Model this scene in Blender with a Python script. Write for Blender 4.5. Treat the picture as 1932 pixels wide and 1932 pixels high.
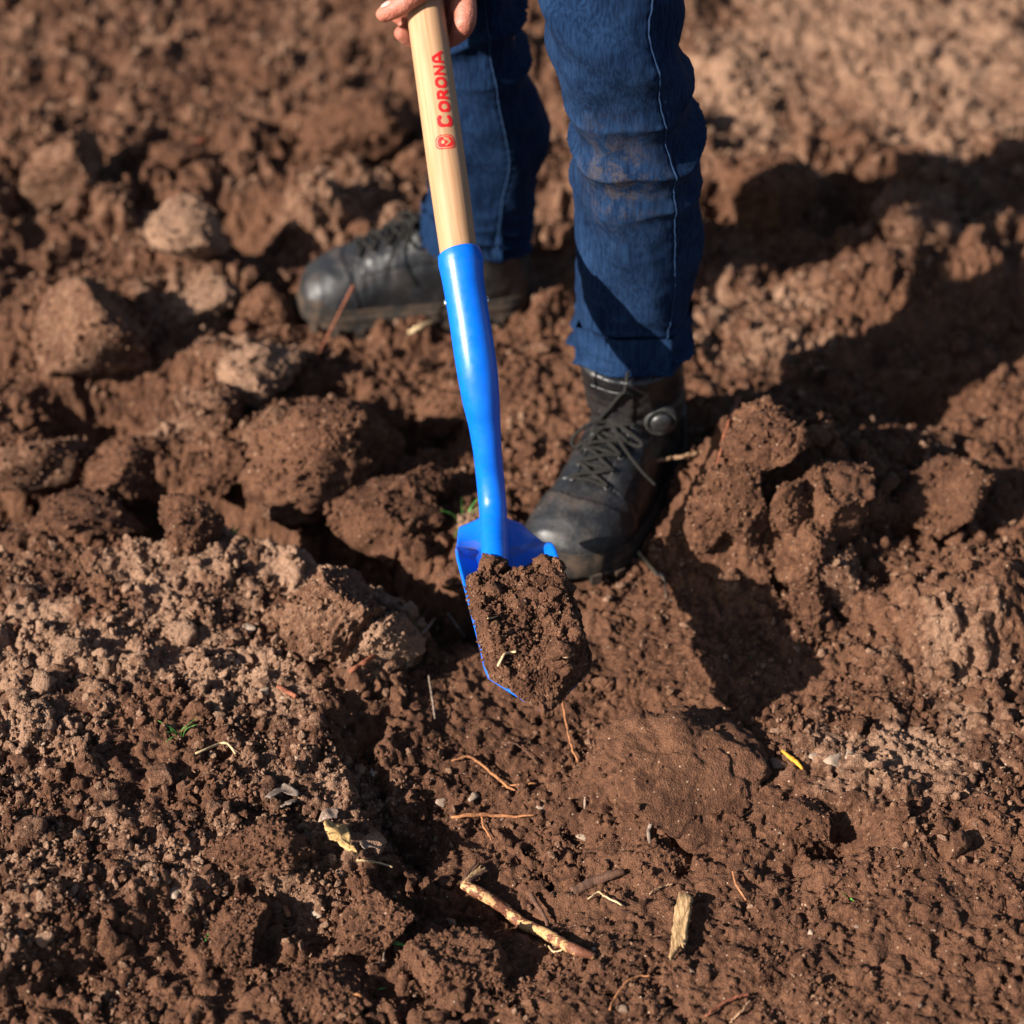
import bpy, bmesh, math, random
import numpy as np
from mathutils import Vector, Matrix
from mathutils.bvhtree import BVHTree

for o in list(bpy.data.objects):
    bpy.data.objects.remove(o)
scene = bpy.context.scene
COL = scene.collection

# ------------------------------------------------------------------ camera
CAM_H = 1.53
PITCH = math.radians(40.0)
F_PX = 1991.0                                   # 70 mm on a 36 mm square frame, 1024 px
cam_d = bpy.data.cameras.new('camera')
cam = bpy.data.objects.new('camera', cam_d)
COL.objects.link(cam)
cam.location = (0, 0, CAM_H)
cam.rotation_euler = (math.radians(90) - PITCH, 0, 0)
cam_d.sensor_width = 36.0
cam_d.lens = F_PX * 36.0 / 1024.0
cam_d.clip_start = 0.05
cam_d.clip_end = 400.0
cam_d.dof.use_dof = True
cam_d.dof.focus_distance = 1.99
cam_d.dof.aperture_fstop = 2.7
scene.camera = cam

# ------------------------------------------------------------------ light
SUN_EL = math.radians(30.5)
SUN_TO = math.radians(31.0)                     # the light travels to the right and away by this angle
world = bpy.data.worlds.new('World')
scene.world = world
world.use_nodes = True
wn = world.node_tree
wn.nodes.clear()
sky = wn.nodes.new('ShaderNodeTexSky')
sky.sky_type = 'NISHITA'
sky.sun_disc = False
sky.sun_elevation = SUN_EL
sun_from = Vector((-math.cos(SUN_TO) * math.cos(SUN_EL), -math.sin(SUN_TO) * math.cos(SUN_EL), math.sin(SUN_EL)))
sky.sun_rotation = math.atan2(sun_from.x, sun_from.y)
bg = wn.nodes.new('ShaderNodeBackground')
bg.inputs['Strength'].default_value = 0.05
wo = wn.nodes.new('ShaderNodeOutputWorld')
wn.links.new(sky.outputs[0], bg.inputs['Color'])
wn.links.new(bg.outputs[0], wo.inputs['Surface'])
sun_d = bpy.data.lights.new('sun', 'SUN')
sun_d.energy = 5.0
sun_d.angle = math.radians(0.5)
sun_d.color = (1.0, 0.92, 0.82)
sun = bpy.data.objects.new('sun', sun_d)
COL.objects.link(sun)
sun.rotation_euler = (-sun_from).to_track_quat('-Z', 'Y').to_euler()
sun.location = (-3, -2, 4)
scene.view_settings.view_transform = 'Standard'
scene.view_settings.look = 'None'
scene.view_settings.gamma = 1.0
scene.view_settings.exposure = 1.36
scene.view_settings.use_curve_mapping = False

# ------------------------------------------------------------------ photo pixel -> direction
FWD = np.array([0, math.cos(PITCH), -math.sin(PITCH)])
UPV = np.array([0, math.sin(PITCH), math.cos(PITCH)])
RGT = np.array([1.0, 0, 0])
CPOS = np.array([0, 0, CAM_H])
PS = 1024.0 / 1932.0 / F_PX                     # pictures measured in a 1932 px wide copy

def ray(xv, yv):
    return FWD + RGT * ((xv - 966.0) * PS) + UPV * ((966.0 - yv) * PS)

def at_depth(xv, yv, d):
    return CPOS + ray(xv, yv) * d

def at_z(xv, yv, z=0.0):
    r = ray(xv, yv)
    return CPOS + r * ((z - CAM_H) / r[2])

# ------------------------------------------------------------------ noise
def _h(ix, iy, seed):
    n = (ix.astype(np.int64) * 374761393 + iy.astype(np.int64) * 668265263 + seed * 2147483647 // 7) & 0xFFFFFFFF
    n = ((n ^ (n >> 13)) * 1274126177) & 0xFFFFFFFF
    n = ((n ^ (n >> 16)) * 2246822519) & 0xFFFFFFFF
    n = n ^ (n >> 15)
    return (n & 0xFFFFFF) / float(0x1000000)

def perlin(x, y, seed=0):
    ix, iy = np.floor(x), np.floor(y)
    fx, fy = x - ix, y - iy
    u = fx * fx * fx * (fx * (fx * 6 - 15) + 10)
    v = fy * fy * fy * (fy * (fy * 6 - 15) + 10)
    def g(ox, oy):
        a = _h(ix + ox, iy + oy, seed) * 6.2831853
        return np.cos(a) * (fx - ox) + np.sin(a) * (fy - oy)
    a = g(0, 0) * (1 - u) + g(1, 0) * u
    b = g(0, 1) * (1 - u) + g(1, 1) * u
    return (a * (1 - v) + b * v) * 1.5

def fbm(x, y, f, octv, seed=0, gain=0.5):
    s = 0.0
    a = 1.0
    for k in range(octv):
        s = s + a * perlin(x * f, y * f, seed + 17 * k)
        f *= 2.03
        a *= gain
    return s

def perlin3(p, f, seed=0):
    # cheap 3-D noise from three planes of gradient noise, mixed through a trilinear lattice of its own
    q = p * f
    x, y, z = q[:, 0], q[:, 1], q[:, 2]
    iz = np.floor(z)
    fz = z - iz
    w = fz * fz * fz * (fz * (fz * 6 - 15) + 10)
    def layer(k):
        off = _h(iz + k, iz * 0 + 11, seed + 5)
        off2 = _h(iz + k, iz * 0 + 23, seed + 9)
        return perlin(x + off * 91.7, y + off2 * 57.3, seed)
    return layer(0) * (1 - w) + layer(1) * w

def lumps(x, y, cell, seed, rmin=0.45, rmax=0.95, warp=0.35, keep=1.0, flat=0.0):
    wx = x + warp * cell * perlin(x / cell * 1.1, y / cell * 1.1, seed + 301) + 0.3 * warp * cell * perlin(x / cell * 3.3, y / cell * 3.3, seed + 303)
    wy = y + warp * cell * perlin(x / cell * 1.1, y / cell * 1.1, seed + 302) + 0.3 * warp * cell * perlin(x / cell * 3.3, y / cell * 3.3, seed + 304)
    gx, gy = np.floor(wx / cell), np.floor(wy / cell)
    best = np.zeros_like(x)
    for dx in (-1, 0, 1):
        for dy in (-1, 0, 1):
            cx, cy = gx + dx, gy + dy
            h1, h2 = _h(cx, cy, seed + 1), _h(cx, cy, seed + 2)
            h3, h4, h5 = _h(cx, cy, seed + 3), _h(cx, cy, seed + 4), _h(cx, cy, seed + 5)
            r = cell * (rmin + (rmax - rmin) * h3 ** 1.7)
            ddx = (wx - (cx + h1) * cell) / r
            ddy = (wy - (cy + h2) * cell) / r
            ca, sa = np.cos(h5 * 6.283), np.sin(h5 * 6.283)
            ex = ddx * ca + ddy * sa
            ey = (-ddx * sa + ddy * ca) * (1.0 + 0.6 * h4)
            d2 = ex * ex + ey * ey
            hh = r * np.clip(1 - d2, 0, 1) ** 0.72 * (0.55 + 0.6 * h4) * (1 + 0.55 * ex)
            if flat > 0:
                hh = np.minimum(hh, r * (1 - flat * h2))
            if keep < 1.0:
                hh = hh * (_h(cx, cy, seed + 6) < keep)
            best = np.maximum(best, hh)
    return best

def sstep(a, b, x):
    t = np.clip((x - a) / (b - a), 0, 1)
    return t * t * (3 - 2 * t)

def seg_dist(X, Y, ax, ay, bx, by):
    dx, dy = bx - ax, by - ay
    L = dx * dx + dy * dy + 1e-12
    t = np.clip(((X - ax) * dx + (Y - ay) * dy) / L, 0, 1)
    return np.hypot(X - ax - t * dx, Y - ay - t * dy), t

def path_dist(X, Y, pts):
    best = np.full_like(X, 1e9)
    for a, b in zip(pts[:-1], pts[1:]):
        d, t = seg_dist(X, Y, a[0], a[1], b[0], b[1])
        best = np.minimum(best, d)
    return best

def poly_sd(X, Y, pts):
    best = np.full_like(X, 1e9)
    inside = np.zeros(X.shape, bool)
    n = len(pts)
    for i in range(n):
        ax, ay = pts[i]
        bx, by = pts[(i + 1) % n]
        d, t = seg_dist(X, Y, ax, ay, bx, by)
        best = np.minimum(best, d)
        cond = ((ay > Y) != (by > Y))
        with np.errstate(divide='ignore', invalid='ignore'):
            xin = (bx - ax) * (Y - ay) / (by - ay + 1e-15) + ax
        inside ^= cond & (X < xin)
    return np.where(inside, best, -best)

def G(xv, yv, z=0.0):
    p = at_z(xv, yv, z)
    return (float(p[0]), float(p[1]))

# ------------------------------------------------------------------ objects
def tag(o, label=None, cat=None, group=None, kind=None):
    if label: o['label'] = label
    if cat: o['category'] = cat
    if group: o['group'] = group
    if kind: o['kind'] = kind
    return o

def empty(name, loc=(0, 0, 0)):
    o = bpy.data.objects.new(name, None)
    o.empty_display_size = 0.05
    COL.objects.link(o)
    o.location = loc
    return o

def mesh_obj(name, verts, faces, mat=None, parent=None, smooth=True):
    me = bpy.data.meshes.new(name)
    verts = np.asarray(verts, dtype=np.float32)
    if isinstance(faces, np.ndarray) and faces.ndim == 2:
        me.vertices.add(len(verts))
        me.vertices.foreach_set('co', verts.ravel())
        nf, k = faces.shape
        me.loops.add(nf * k)
        me.loops.foreach_set('vertex_index', faces.astype(np.int32).ravel())
        me.polygons.add(nf)
        me.polygons.foreach_set('loop_start', np.arange(0, nf * k, k, dtype=np.int32))
        me.polygons.foreach_set('loop_total', np.full(nf, k, dtype=np.int32))
        me.update(calc_edges=True)
    else:
        me.from_pydata([tuple(v) for v in verts], [], [tuple(f) for f in faces])
        me.update()
    if smooth:
        me.polygons.foreach_set('use_smooth', np.ones(len(me.polygons), dtype=bool))
    if mat: me.materials.append(mat)
    o = bpy.data.objects.new(name, me)
    COL.objects.link(o)
    if parent is not None: o.parent = parent
    return o

def grid_faces(nu, nv, wrap_v=False):
    # nu rows of nv columns
    i = np.arange(nu - 1)[:, None]
    nvv = nv if wrap_v else nv - 1
    j = np.arange(nvv)[None, :]
    j2 = (j + 1) % nv
    return np.stack([i * nv + j, i * nv + j2, (i + 1) * nv + j2, (i + 1) * nv + j], axis=-1).reshape(-1, 4)

def add_attr(o, name, vals):
    a = o.data.attributes.new(name, 'FLOAT', 'POINT')
    a.data.foreach_set('value', np.asarray(vals, dtype=np.float32).ravel())

def spline(pts, n):
    P = np.asarray(pts, float)
    if len(P) == 2:
        t = np.linspace(0, 1, n)[:, None]
        return P[0] * (1 - t) + P[1] * t
    Q = np.vstack([2 * P[0] - P[1], P, 2 * P[-1] - P[-2]])
    m = len(P) - 1
    out = []
    for s in np.linspace(0, m, n):
        i = min(int(s), m - 1)
        t = s - i
        p0, p1, p2, p3 = Q[i], Q[i + 1], Q[i + 2], Q[i + 3]
        out.append(0.5 * ((2 * p1) + (-p0 + p2) * t + (2 * p0 - 5 * p1 + 4 * p2 - p3) * t * t + (-p0 + 3 * p1 - 3 * p2 + p3) * t ** 3))
    return np.array(out)

def interp1(xs, ys, x):
    return np.interp(x, xs, ys)

def tube_arrays(path, radii, sides=8, ref=None, cap=True, flat=1.0, shape=None):
    """verts, faces of a tube along path (n,3); flat squeezes the second axis"""
    P = np.asarray(path, float)
    n = len(P)
    radii = np.broadcast_to(np.asarray(radii, float), (n,))
    T = np.gradient(P, axis=0)
    T /= np.linalg.norm(T, axis=1)[:, None] + 1e-12
    if ref is None:
        ref = np.array([0, 0, 1.0]) if abs(T[0][2]) < 0.9 else np.array([1.0, 0, 0])
    N = np.asarray(ref, float)
    verts = []
    ang = np.linspace(0, 2 * math.pi, sides, endpoint=False)
    for i in range(n):
        N = N - T[i] * N.dot(T[i])
        N = N / (np.linalg.norm(N) + 1e-12)
        B = np.cross(T[i], N)
        r = radii[i] * (1.0 if shape is None else shape[i])
        verts.append(P[i] + (np.cos(ang)[:, None] * B + np.sin(ang)[:, None] * N * flat) * np.reshape(r, (-1, 1)))
    V = np.concatenate(verts)
    F = [tuple(f) for f in grid_faces(n, sides, True)]
    if cap:
        V = np.vstack([V, P[0], P[-1]])
        a, b = len(V) - 2, len(V) - 1
        for j in range(sides):
            F.append((a, (j + 1) % sides, j))
            F.append((b, (n - 1) * sides + j, (n - 1) * sides + (j + 1) % sides))
    return V, F

def join_arrays(lst):
    V, F, off = [], [], 0
    for v, f in lst:
        V.append(v)
        F += [tuple(i + off for i in q) for q in f]
        off += len(v)
    return np.vstack(V), F

def tube(name, path, radii, mat, parent=None, **kw):
    v, f = tube_arrays(path, radii, **kw)
    return mesh_obj(name, v, f, mat, parent)

def remesh(name, V, F, voxel, smooth_it, mat, parent=None, fac=0.5):
    """one continuous surface out of overlapping closed shapes"""
    o = mesh_obj(name, V, F, None)
    m = o.modifiers.new('r', 'REMESH')
    m.mode = 'VOXEL'
    m.voxel_size = voxel
    if smooth_it:
        s = o.modifiers.new('s', 'SMOOTH')
        s.factor = fac
        s.iterations = smooth_it
    dg = bpy.context.evaluated_depsgraph_get()
    me = bpy.data.meshes.new_from_object(o.evaluated_get(dg))
    old = o.data
    o.modifiers.clear()
    o.data = me
    bpy.data.meshes.remove(old)
    me.name = name
    me.materials.clear()
    if mat: me.materials.append(mat)
    me.polygons.foreach_set('use_smooth', np.ones(len(me.polygons), dtype=bool))
    if parent is not None: o.parent = parent
    return o

# ------------------------------------------------------------------ materials
class NT:
    def __init__(self, name):
        self.m = bpy.data.materials.new(name)
        self.m.use_nodes = True
        self.t = self.m.node_tree
        self.t.nodes.clear()
        self.out = self.n('ShaderNodeOutputMaterial')
        self.p = self.n('ShaderNodeBsdfPrincipled')
        self.l(self.p.outputs[0], self.out.inputs[0])
    def n(self, typ, **kw):
        nd = self.t.nodes.new(typ)
        for k, v in kw.items(): setattr(nd, k, v)
        return nd
    def l(self, a, b): self.t.links.new(a, b)
    def val(self, sock, v):
        if hasattr(v, 'is_linked') or isinstance(v, bpy.types.NodeSocket): self.l(v, sock)
        else: sock.default_value = v
    def noise(self, vec, scale, detail=4, rough=0.55, dist=0.0, dim='3D'):
        nd = self.n('ShaderNodeTexNoise')
        if vec is not None: self.l(vec, nd.inputs['Vector'])
        nd.inputs['Scale'].default_value = scale
        nd.inputs['Detail'].default_value = detail
        nd.inputs['Roughness'].default_value = rough
        nd.inputs['Distortion'].default_value = dist
        return nd.outputs[0]
    def voro(self, vec, scale, feature='F1', rand=1.0):
        nd = self.n('ShaderNodeTexVoronoi', feature=feature)
        self.l(vec, nd.inputs['Vector'])
        nd.inputs['Scale'].default_value = scale
        nd.inputs['Randomness'].default_value = rand
        return nd
    def ramp(self, f, a, b, va=0.0, vb=1.0):
        nd = self.n('ShaderNodeMapRange')
        nd.interpolation_type = 'SMOOTHSTEP'
        self.val(nd.inputs[0], f)
        nd.inputs[1].default_value = a
        nd.inputs[2].default_value = b
        self.val(nd.inputs[3], va)
        self.val(nd.inputs[4], vb)
        return nd.outputs[0]
    def math(self, op, a, b=0.0, clamp=False):
        nd = self.n('ShaderNodeMath', operation=op, use_clamp=clamp)
        self.val(nd.inputs[0], a)
        self.val(nd.inputs[1], b)
        return nd.outputs[0]
    def mix(self, f, a, b, mode='MIX'):
        nd = self.n('ShaderNodeMix', data_type='RGBA', blend_type=mode)
        self.val(nd.inputs[0], f)
        for s, v in ((nd.inputs[6], a), (nd.inputs[7], b)):
            if isinstance(v, tuple): s.default_value = (v[0], v[1], v[2], 1)
            else: self.l(v, s)
        return nd.outputs[2]
    def bump(self, h, strength, dist, prev=None):
        nd = self.n('ShaderNodeBump')
        nd.inputs['Strength'].default_value = strength
        nd.inputs['Distance'].default_value = dist
        self.l(h, nd.inputs['Height'])
        if prev is not None: self.l(prev, nd.inputs['Normal'])
        return nd.outputs[0]
    def attr(self, name, typ='GEOMETRY'):
        nd = self.n('ShaderNodeAttribute', attribute_name=name)
        nd.attribute_type = typ
        return nd.outputs['Fac']
    def coord(self, kind='Object'):
        return self.n('ShaderNodeTexCoord').outputs[kind]
    def set(self, **kw):
        for k, v in kw.items():
            s = self.p.inputs[k.replace('_', ' ')]
            if isinstance(v, tuple) and len(v) == 3: s.default_value = (v[0], v[1], v[2], 1) if s.type == 'RGBA' else v
            else: self.val(s, v)

DARK = (0.058, 0.0235, 0.0120)
MOIST = (0.126, 0.0570, 0.0310)
WARM = (0.186, 0.0860, 0.0440)
DRYC = (0.312, 0.186, 0.119)
PALE = (0.450, 0.315, 0.220)

def soil_mat(name, dry, shift=None, bump=1.0):
    """dry: ('attr', n) | ('inst', n) | number - how far the crumbs have dried to a pale crust"""
    t = NT(name)
    vec = t.n('ShaderNodeNewGeometry').outputs['Position']
    if isinstance(dry, tuple):
        d = t.attr(dry[1], 'GEOMETRY' if dry[0] == 'attr' else 'INSTANCER')
    else:
        d = dry
    n1 = t.noise(vec, 38, 5, 0.6)
    n2 = t.noise(vec, 150, 4, 0.6)
    n3 = t.noise(vec, 600, 3, 0.65)
    n0 = t.noise(vec, 8, 4, 0.6)
    c = t.mix(t.ramp(t.math('ADD', n1, t.math('MULTIPLY', t.math('SUBTRACT', n0, 0.5), 0.9)), 0.30, 0.66), DARK, MOIST)
    c = t.mix(t.ramp(n2, 0.45, 0.72, 0.0, 0.75), c, WARM)
    dd = t.math('ADD', d, t.math('MULTIPLY', t.math('SUBTRACT', n2, 0.5), 0.9))
    dd = t.math('ADD', dd, t.math('MULTIPLY', t.math('SUBTRACT', n1, 0.5), 0.8))
    c = t.mix(t.ramp(dd, 0.22, 0.85, 0.0, 0.93), c, DRYC)
    c = t.mix(t.ramp(n3, 0.30, 0.72, 0.35, 0.0), c, DARK)
    v = t.voro(vec, 190)
    sp = t.math('MULTIPLY', t.ramp(v.outputs['Distance'], 0.10, 0.26, 1.0, 0.0), t.ramp(t.math('FRACT', t.math('MULTIPLY', v.outputs['Color'], 7.31)), 0.86, 0.9))
    c = t.mix(t.math('MULTIPLY', sp, 0.8), c, PALE)
    t.set(Base_Color=c, Roughness=0.93, Specular_IOR_Level=0.22)
    b1 = t.bump(n2, 0.55 * bump, 0.006)
    b2 = t.bump(n3, 0.75 * bump, 0.0022, b1)
    v2 = t.voro(vec, 420)
    b3 = t.bump(v2.outputs['Distance'], 0.5 * bump, 0.0016, b2)
    t.l(b3, t.p.inputs['Normal'])
    return t.m

def plain(name, col, rough=0.6, spec=0.4, var=0.25, scale=90, bump=0.15, col2=None, metal=0.0, shift=True):
    t = NT(name)
    vec = t.coord('Object')
    n = t.noise(vec, scale, 4, 0.6)
    c2 = col2 if col2 else tuple(x * (1 - var * 1.6) for x in col)
    c = t.mix(t.ramp(n, 0.35, 0.68), c2, col)
    t.set(Base_Color=c, Roughness=rough, Specular_IOR_Level=spec, Metallic=metal)
    if bump:
        t.l(t.bump(n, bump, 0.002), t.p.inputs['Normal'])
    return t.m

# ================================================================== GROUND
def axis(segs):
    out = [segs[0][0]]
    for a, b, s0, s1 in segs:
        x = a
        while x < b - 1e-9:
            t = (x - a) / (b - a)
            x = min(b, x + s0 + (s1 - s0) * t)
            out.append(x)
    return np.array(out)

half = axis([(0, 0.62, 0.0021, 0.0023), (0.62, 1.0, 0.0024, 0.0045), (1.0, 2.2, 0.006, 0.08), (2.2, 60, 0.1, 9)])
GX = np.concatenate([-half[:0:-1], half])
GY = np.concatenate([(1.02 - axis([(0, 0.4, 0.004, 0.05), (0.4, 50, 0.06, 9)]))[:0:-1],
                     axis([(1.02, 2.0, 0.0019, 0.0022), (2.0, 3.4, 0.0026, 0.0060), (3.4, 4.6, 0.008, 0.06), (4.6, 80, 0.1, 10)])])
X, Y = np.meshgrid(GX, GY)

def P2(lst): return [G(*p) for p in lst]

# the dug hollow, the dry crust at its left, the trench behind it, the heap beside the boot
crust = P2([(-300, 1080), (150, 1070), (330, 1045), (500, 1015), (640, 1085), (790, 1095), (800, 1200), (750, 1290), (700, 1330),
            (690, 1420), (750, 1540), (800, 1620), (700, 1650), (560, 1680), (300, 1760), (-100, 1980), (-600, 1900)])
sd_crust = poly_sd(X, Y, crust)
sd_crust = sd_crust + 0.018 * fbm(X, Y, 14, 3, 5)
m_crust = sstep(-0.012, 0.028, sd_crust)
low = fbm(X, Y, 2.6, 3, 77)
near = sstep(6.0, 3.5, np.hypot(X, Y - 2.2))
H = 0.016 * low
H = H + 0.034 * m_crust

def bump_at(xv, yv, h, sx, sy=None, rot=0.0, p=1.0):
    cx, cy = G(xv, yv)
    sy = sy or sx
    ca, sa = math.cos(rot), math.sin(rot)
    ex = ((X - cx) * ca + (Y - cy) * sa) / sx
    ey = (-(X - cx) * sa + (Y - cy) * ca) / sy
    return h * np.exp(-(ex * ex + ey * ey) ** p)

def trench(pts, depth, width, seed=1):
    d = path_dist(X, Y, P2(pts)) + 0.012 * fbm(X, Y, 22, 3, seed)
    return -depth * (1 - sstep(width * 0.25, width, d))

H = H + trench([(-200, 900), (150, 930), (400, 975), (560, 1010), (640, 1040)], 0.10, 0.075, 31)
H = H + trench([(600, 1040), (720, 1085), (830, 1135), (880, 1150)], 0.085, 0.055, 32)
H = H + trench([(655, 1400), (705, 1480), (735, 1540), (780, 1590)], 0.026, 0.026, 33)
H = H + trench([(1345, 1430), (1340, 1480), (1325, 1530)], 0.05, 0.016, 34)
H = H + trench([(1290, 1570), (1300, 1610)], 0.03, 0.012, 35)
H = H + trench([(820, 1700), (880, 1760), (800, 1850)], 0.012, 0.05, 36)
H = H + bump_at(1020, 1560, -0.045, 0.22, 0.24)
H = H + bump_at(1230, 1470, 0.018, 0.09, 0.08, 0.3, 2.0)
# heap on the right of the boot
H = H + bump_at(1480, 1010, 0.085, 0.115, 0.085, 0.1, 1.6)
H = H + bump_at(1400, 965, 0.040, 0.055, 0.06, 0.1, 1.5)
H = H + bump_at(1500, 960, 0.025, 0.07, 0.06, 0.1, 1.5)
H = H + bump_at(1395, 985, 0.030, 0.035, 0.05, 0.1, 1.5)
H = H + bump_at(1320, 1040, 0.035, 0.05, 0.05, 0.4, 1.4)
H = H + bump_at(1650, 900, 0.05, 0.10, 0.07)
H = H + bump_at(1850, 1150, 0.06, 0.12, 0.08, 0.4, 1.4)
# clod field behind on the left
H = H + bump_at(600, 860, 0.05, 0.11, 0.09, 0.2, 1.5)
H = H + bump_at(450, 720, 0.04, 0.10, 0.06)
H = H + bump_at(360, 520, 0.06, 0.07, 0.05)
H = H + bump_at(150, 640, 0.06, 0.14, 0.09)
H = H + bump_at(690, 260, 0.05, 0.08, 0.08)
H = H + bump_at(1450, 400, 0.05, 0.08, 0.06)
H = H + bump_at(1740, 560, 0.05, 0.14, 0.1)
for xv, yv, h, s in ((435, 440, -0.13, 0.075), (780, 810, -0.10, 0.055), (1380, 400, -0.07, 0.05), (1600, 420, -0.07, 0.05),
                     (390, 960, -0.05, 0.07), (720, 330, -0.05, 0.03), (330, 290, -0.06, 0.05), (560, 560, -0.05, 0.05), (640, 760, -0.05, 0.03),
                     (1180, 300, -0.03, 0.05), (540, 170, -0.03, 0.04), (200, 780, -0.06, 0.07), (1750, 760, -0.05, 0.06),
                     (1490, 1600, -0.02, 0.03), (1590, 1570, -0.05, 0.028), (960, 1690, -0.02, 0.04)):
    H = H + bump_at(xv, yv, h, s, s * 0.8, 0.3, 1.4)

# crumb relief at several scales
sd_dug = poly_sd(X, Y, P2([(800, 1170), (1000, 1130), (1180, 1120), (1280, 1300), (1500, 1400), (1660, 1540), (2200, 1560), (2300, 2100), (900, 2100), (840, 1750), (780, 1560), (760, 1300)]))
m_dug = sstep(-0.03, 0.05, sd_dug + 0.02 * fbm(X, Y, 11, 2, 9))
m_far = sstep(2.12, 2.5, Y + 0.1 * low)
m_heap = np.clip(bump_at(1470, 1000, 1.2, 0.15, 0.11, 0.1, 2.0), 0, 1)
r_big = np.clip(0.30 + 1.0 * m_far - 0.15 * m_crust + 0.6 * m_heap, 0.1, 1.2) * (1 - 0.75 * m_dug)
r_mid = np.clip(0.85 + 0.5 * m_far, 0, 1.3) * (1 - 0.55 * m_dug)
r_fine = 1.0 - 0.35 * m_dug
n_patch = fbm(X, Y, 7, 3, 41)
sd_even = poly_sd(X, Y, P2([(1330, -60), (2600, -60), (2600, 330), (1720, 330), (1500, 260), (1330, 210)]))
m_even = sstep(-0.1, 0.12, sd_even + 0.06 * fbm(X, Y, 5, 2, 43))
m_even = np.maximum(m_even, 0.75 * sstep(-0.1, 0.12, poly_sd(X, Y, P2([(-400, -60), (900, -60), (760, 160), (600, 180), (420, 260), (-300, 260)]))))
m_even = np.maximum(m_even, 0.9 * sstep(-0.02, 0.05, poly_sd(X, Y, P2([(1330, 560), (1560, 520), (1560, 640), (1400, 700), (1320, 670)]))))
sd_sh = poly_sd(X, Y, P2([(1170, 1110), (1300, 1090), (1420, 1150), (1560, 1250), (1540, 1400), (1330, 1420), (1200, 1250)]))
m_sh = sstep(-0.02, 0.04, sd_sh)
r_fine = r_fine * (1 - 0.35 * m_sh)
r_mid = r_mid * (1 - 0.7 * m_sh)
r_big = r_big * (1 - 0.85 * m_even) * (1 - 0.9 * m_sh)
r_mid = r_mid * (1 - 0.45 * m_even)
H = H + near * (
    r_big * 0.75 * lumps(X, Y, 0.085, 11, 0.35, 0.85, 0.45, 0.72, 0.3)
    + r_mid * 0.62 * lumps(X, Y, 0.034, 12, 0.40, 0.9, 0.5, 0.80, 0.25) * np.clip(0.75 + 0.8 * n_patch, 0.2, 1.3)
    + r_fine * 0.62 * lumps(X, Y, 0.0145, 13, 0.40, 0.95, 0.45, 0.88)
    + r_fine * 0.50 * lumps(X + 0.3, Y - 0.7, 0.0068, 14, 0.45, 0.95, 0.4, 0.9))
H = H + near * (0.0045 * fbm(X, Y, 34, 4, 21, 0.55) + 0.0016 * fbm(X, Y, 190, 2, 22))
# loosened slabs: ground cracked into plates in the dug soil
ck = np.abs(fbm(X, Y, 13, 4, 61, 0.6))
H = H - near * 0.016 * m_dug * sstep(0.055, 0.0, ck) * sstep(-0.1, 0.35, fbm(X, Y, 6, 2, 62))

# the boots press the soil flat
FOOT = []                                        # (toe xy, heel xy, half width, z)
front_toe, front_heel = G(1070, 1050, 0.0), G(1215, 880, 0.0)
back_toe, back_heel = G(590, 590, 0.0), G(1000, 556, 0.0)
BOOT_Z = (-0.010, 0.004)
for (a, b), zz in (((front_toe, front_heel), BOOT_Z[0]), ((back_toe, back_heel), BOOT_Z[1])):
    d, t = seg_dist(X, Y, a[0], a[1], b[0], b[1])
    k = 1 - sstep(0.038, 0.075, d)
    rel = H - (0.016 * low)
    H = H * (1 - k) + k * (zz + 0.25 * np.clip(rel - 0.01, -0.02, 0.012))

dry = 0.76 * m_crust * sstep(-0.75, 0.4, n_patch) + 0.12 + 0.25 * m_far * sstep(-0.5, 0.5, n_patch + 0.4 * low) + 0.36 * m_even * sstep(0.1, 0.4, X)
dry = dry * (1 - 0.45 * sstep(1.70, 1.40, Y + 0.15 * n_patch))
for xv, yv, a, s in ((1700, 1400, 0.8, 0.13), (1480, 1340, 0.7, 0.05), (1420, 620, 0.95, 0.13), (1450, 180, 0.9, 0.3), (480, 700, 0.6, 0.09), (350, 450, 0.7, 0.12),
                     (360, 600, 0.7, 0.10), (330, 800, 0.6, 0.1), (700, 420, 0.55, 0.20), (1500, 60, 0.6, 0.4), (1560, 480, 0.5, 0.2), (700, 1190, 0.6, 0.05),
                     (640, 1540, 0.55, 0.10), (560, 1680, 0.5, 0.08), (1030, 420, 0.4, 0.12), (1760, 1250, 0.6, 0.10)):
    dry = np.maximum(dry, bump_at(xv, yv, a, s, s * 0.8) * sstep(-0.7, 0.2, n_patch))
dry = dry * (1 - 0.65 * m_heap)
dry = np.clip(dry, 0, 1)

def ground_z(x, y):
    x = float(x); y = float(y)
    i = int(np.clip(np.searchsorted(GX, x) - 1, 0, len(GX) - 2))
    j = int(np.clip(np.searchsorted(GY, y) - 1, 0, len(GY) - 2))
    u = (x - GX[i]) / (GX[i + 1] - GX[i])
    v = (y - GY[j]) / (GY[j + 1] - GY[j])
    return float(H[j, i] * (1 - u) * (1 - v) + H[j, i + 1] * u * (1 - v) + H[j + 1, i] * (1 - u) * v + H[j + 1, i + 1] * u * v)

def ground_zs(x, y):
    i = np.clip(np.searchsorted(GX, x) - 1, 0, len(GX) - 2)
    j = np.clip(np.searchsorted(GY, y) - 1, 0, len(GY) - 2)
    return H[j, i], i, j

def hit(xv, yv):
    """where the view ray through this photo pixel meets the modelled ground"""
    r = ray(xv, yv)
    prev = 1.5
    d = 1.5
    while d < 4.5:
        p = CPOS + r * d
        if p[2] < ground_z(p[0], p[1]):
            lo, hi = prev, d
            for _ in range(12):
                m = 0.5 * (lo + hi)
                p = CPOS + r * m
                if p[2] < ground_z(p[0], p[1]): hi = m
                else: lo = m
            return CPOS + r * hi
        prev = d
        d += 0.008
    return at_z(xv, yv, 0)

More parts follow.
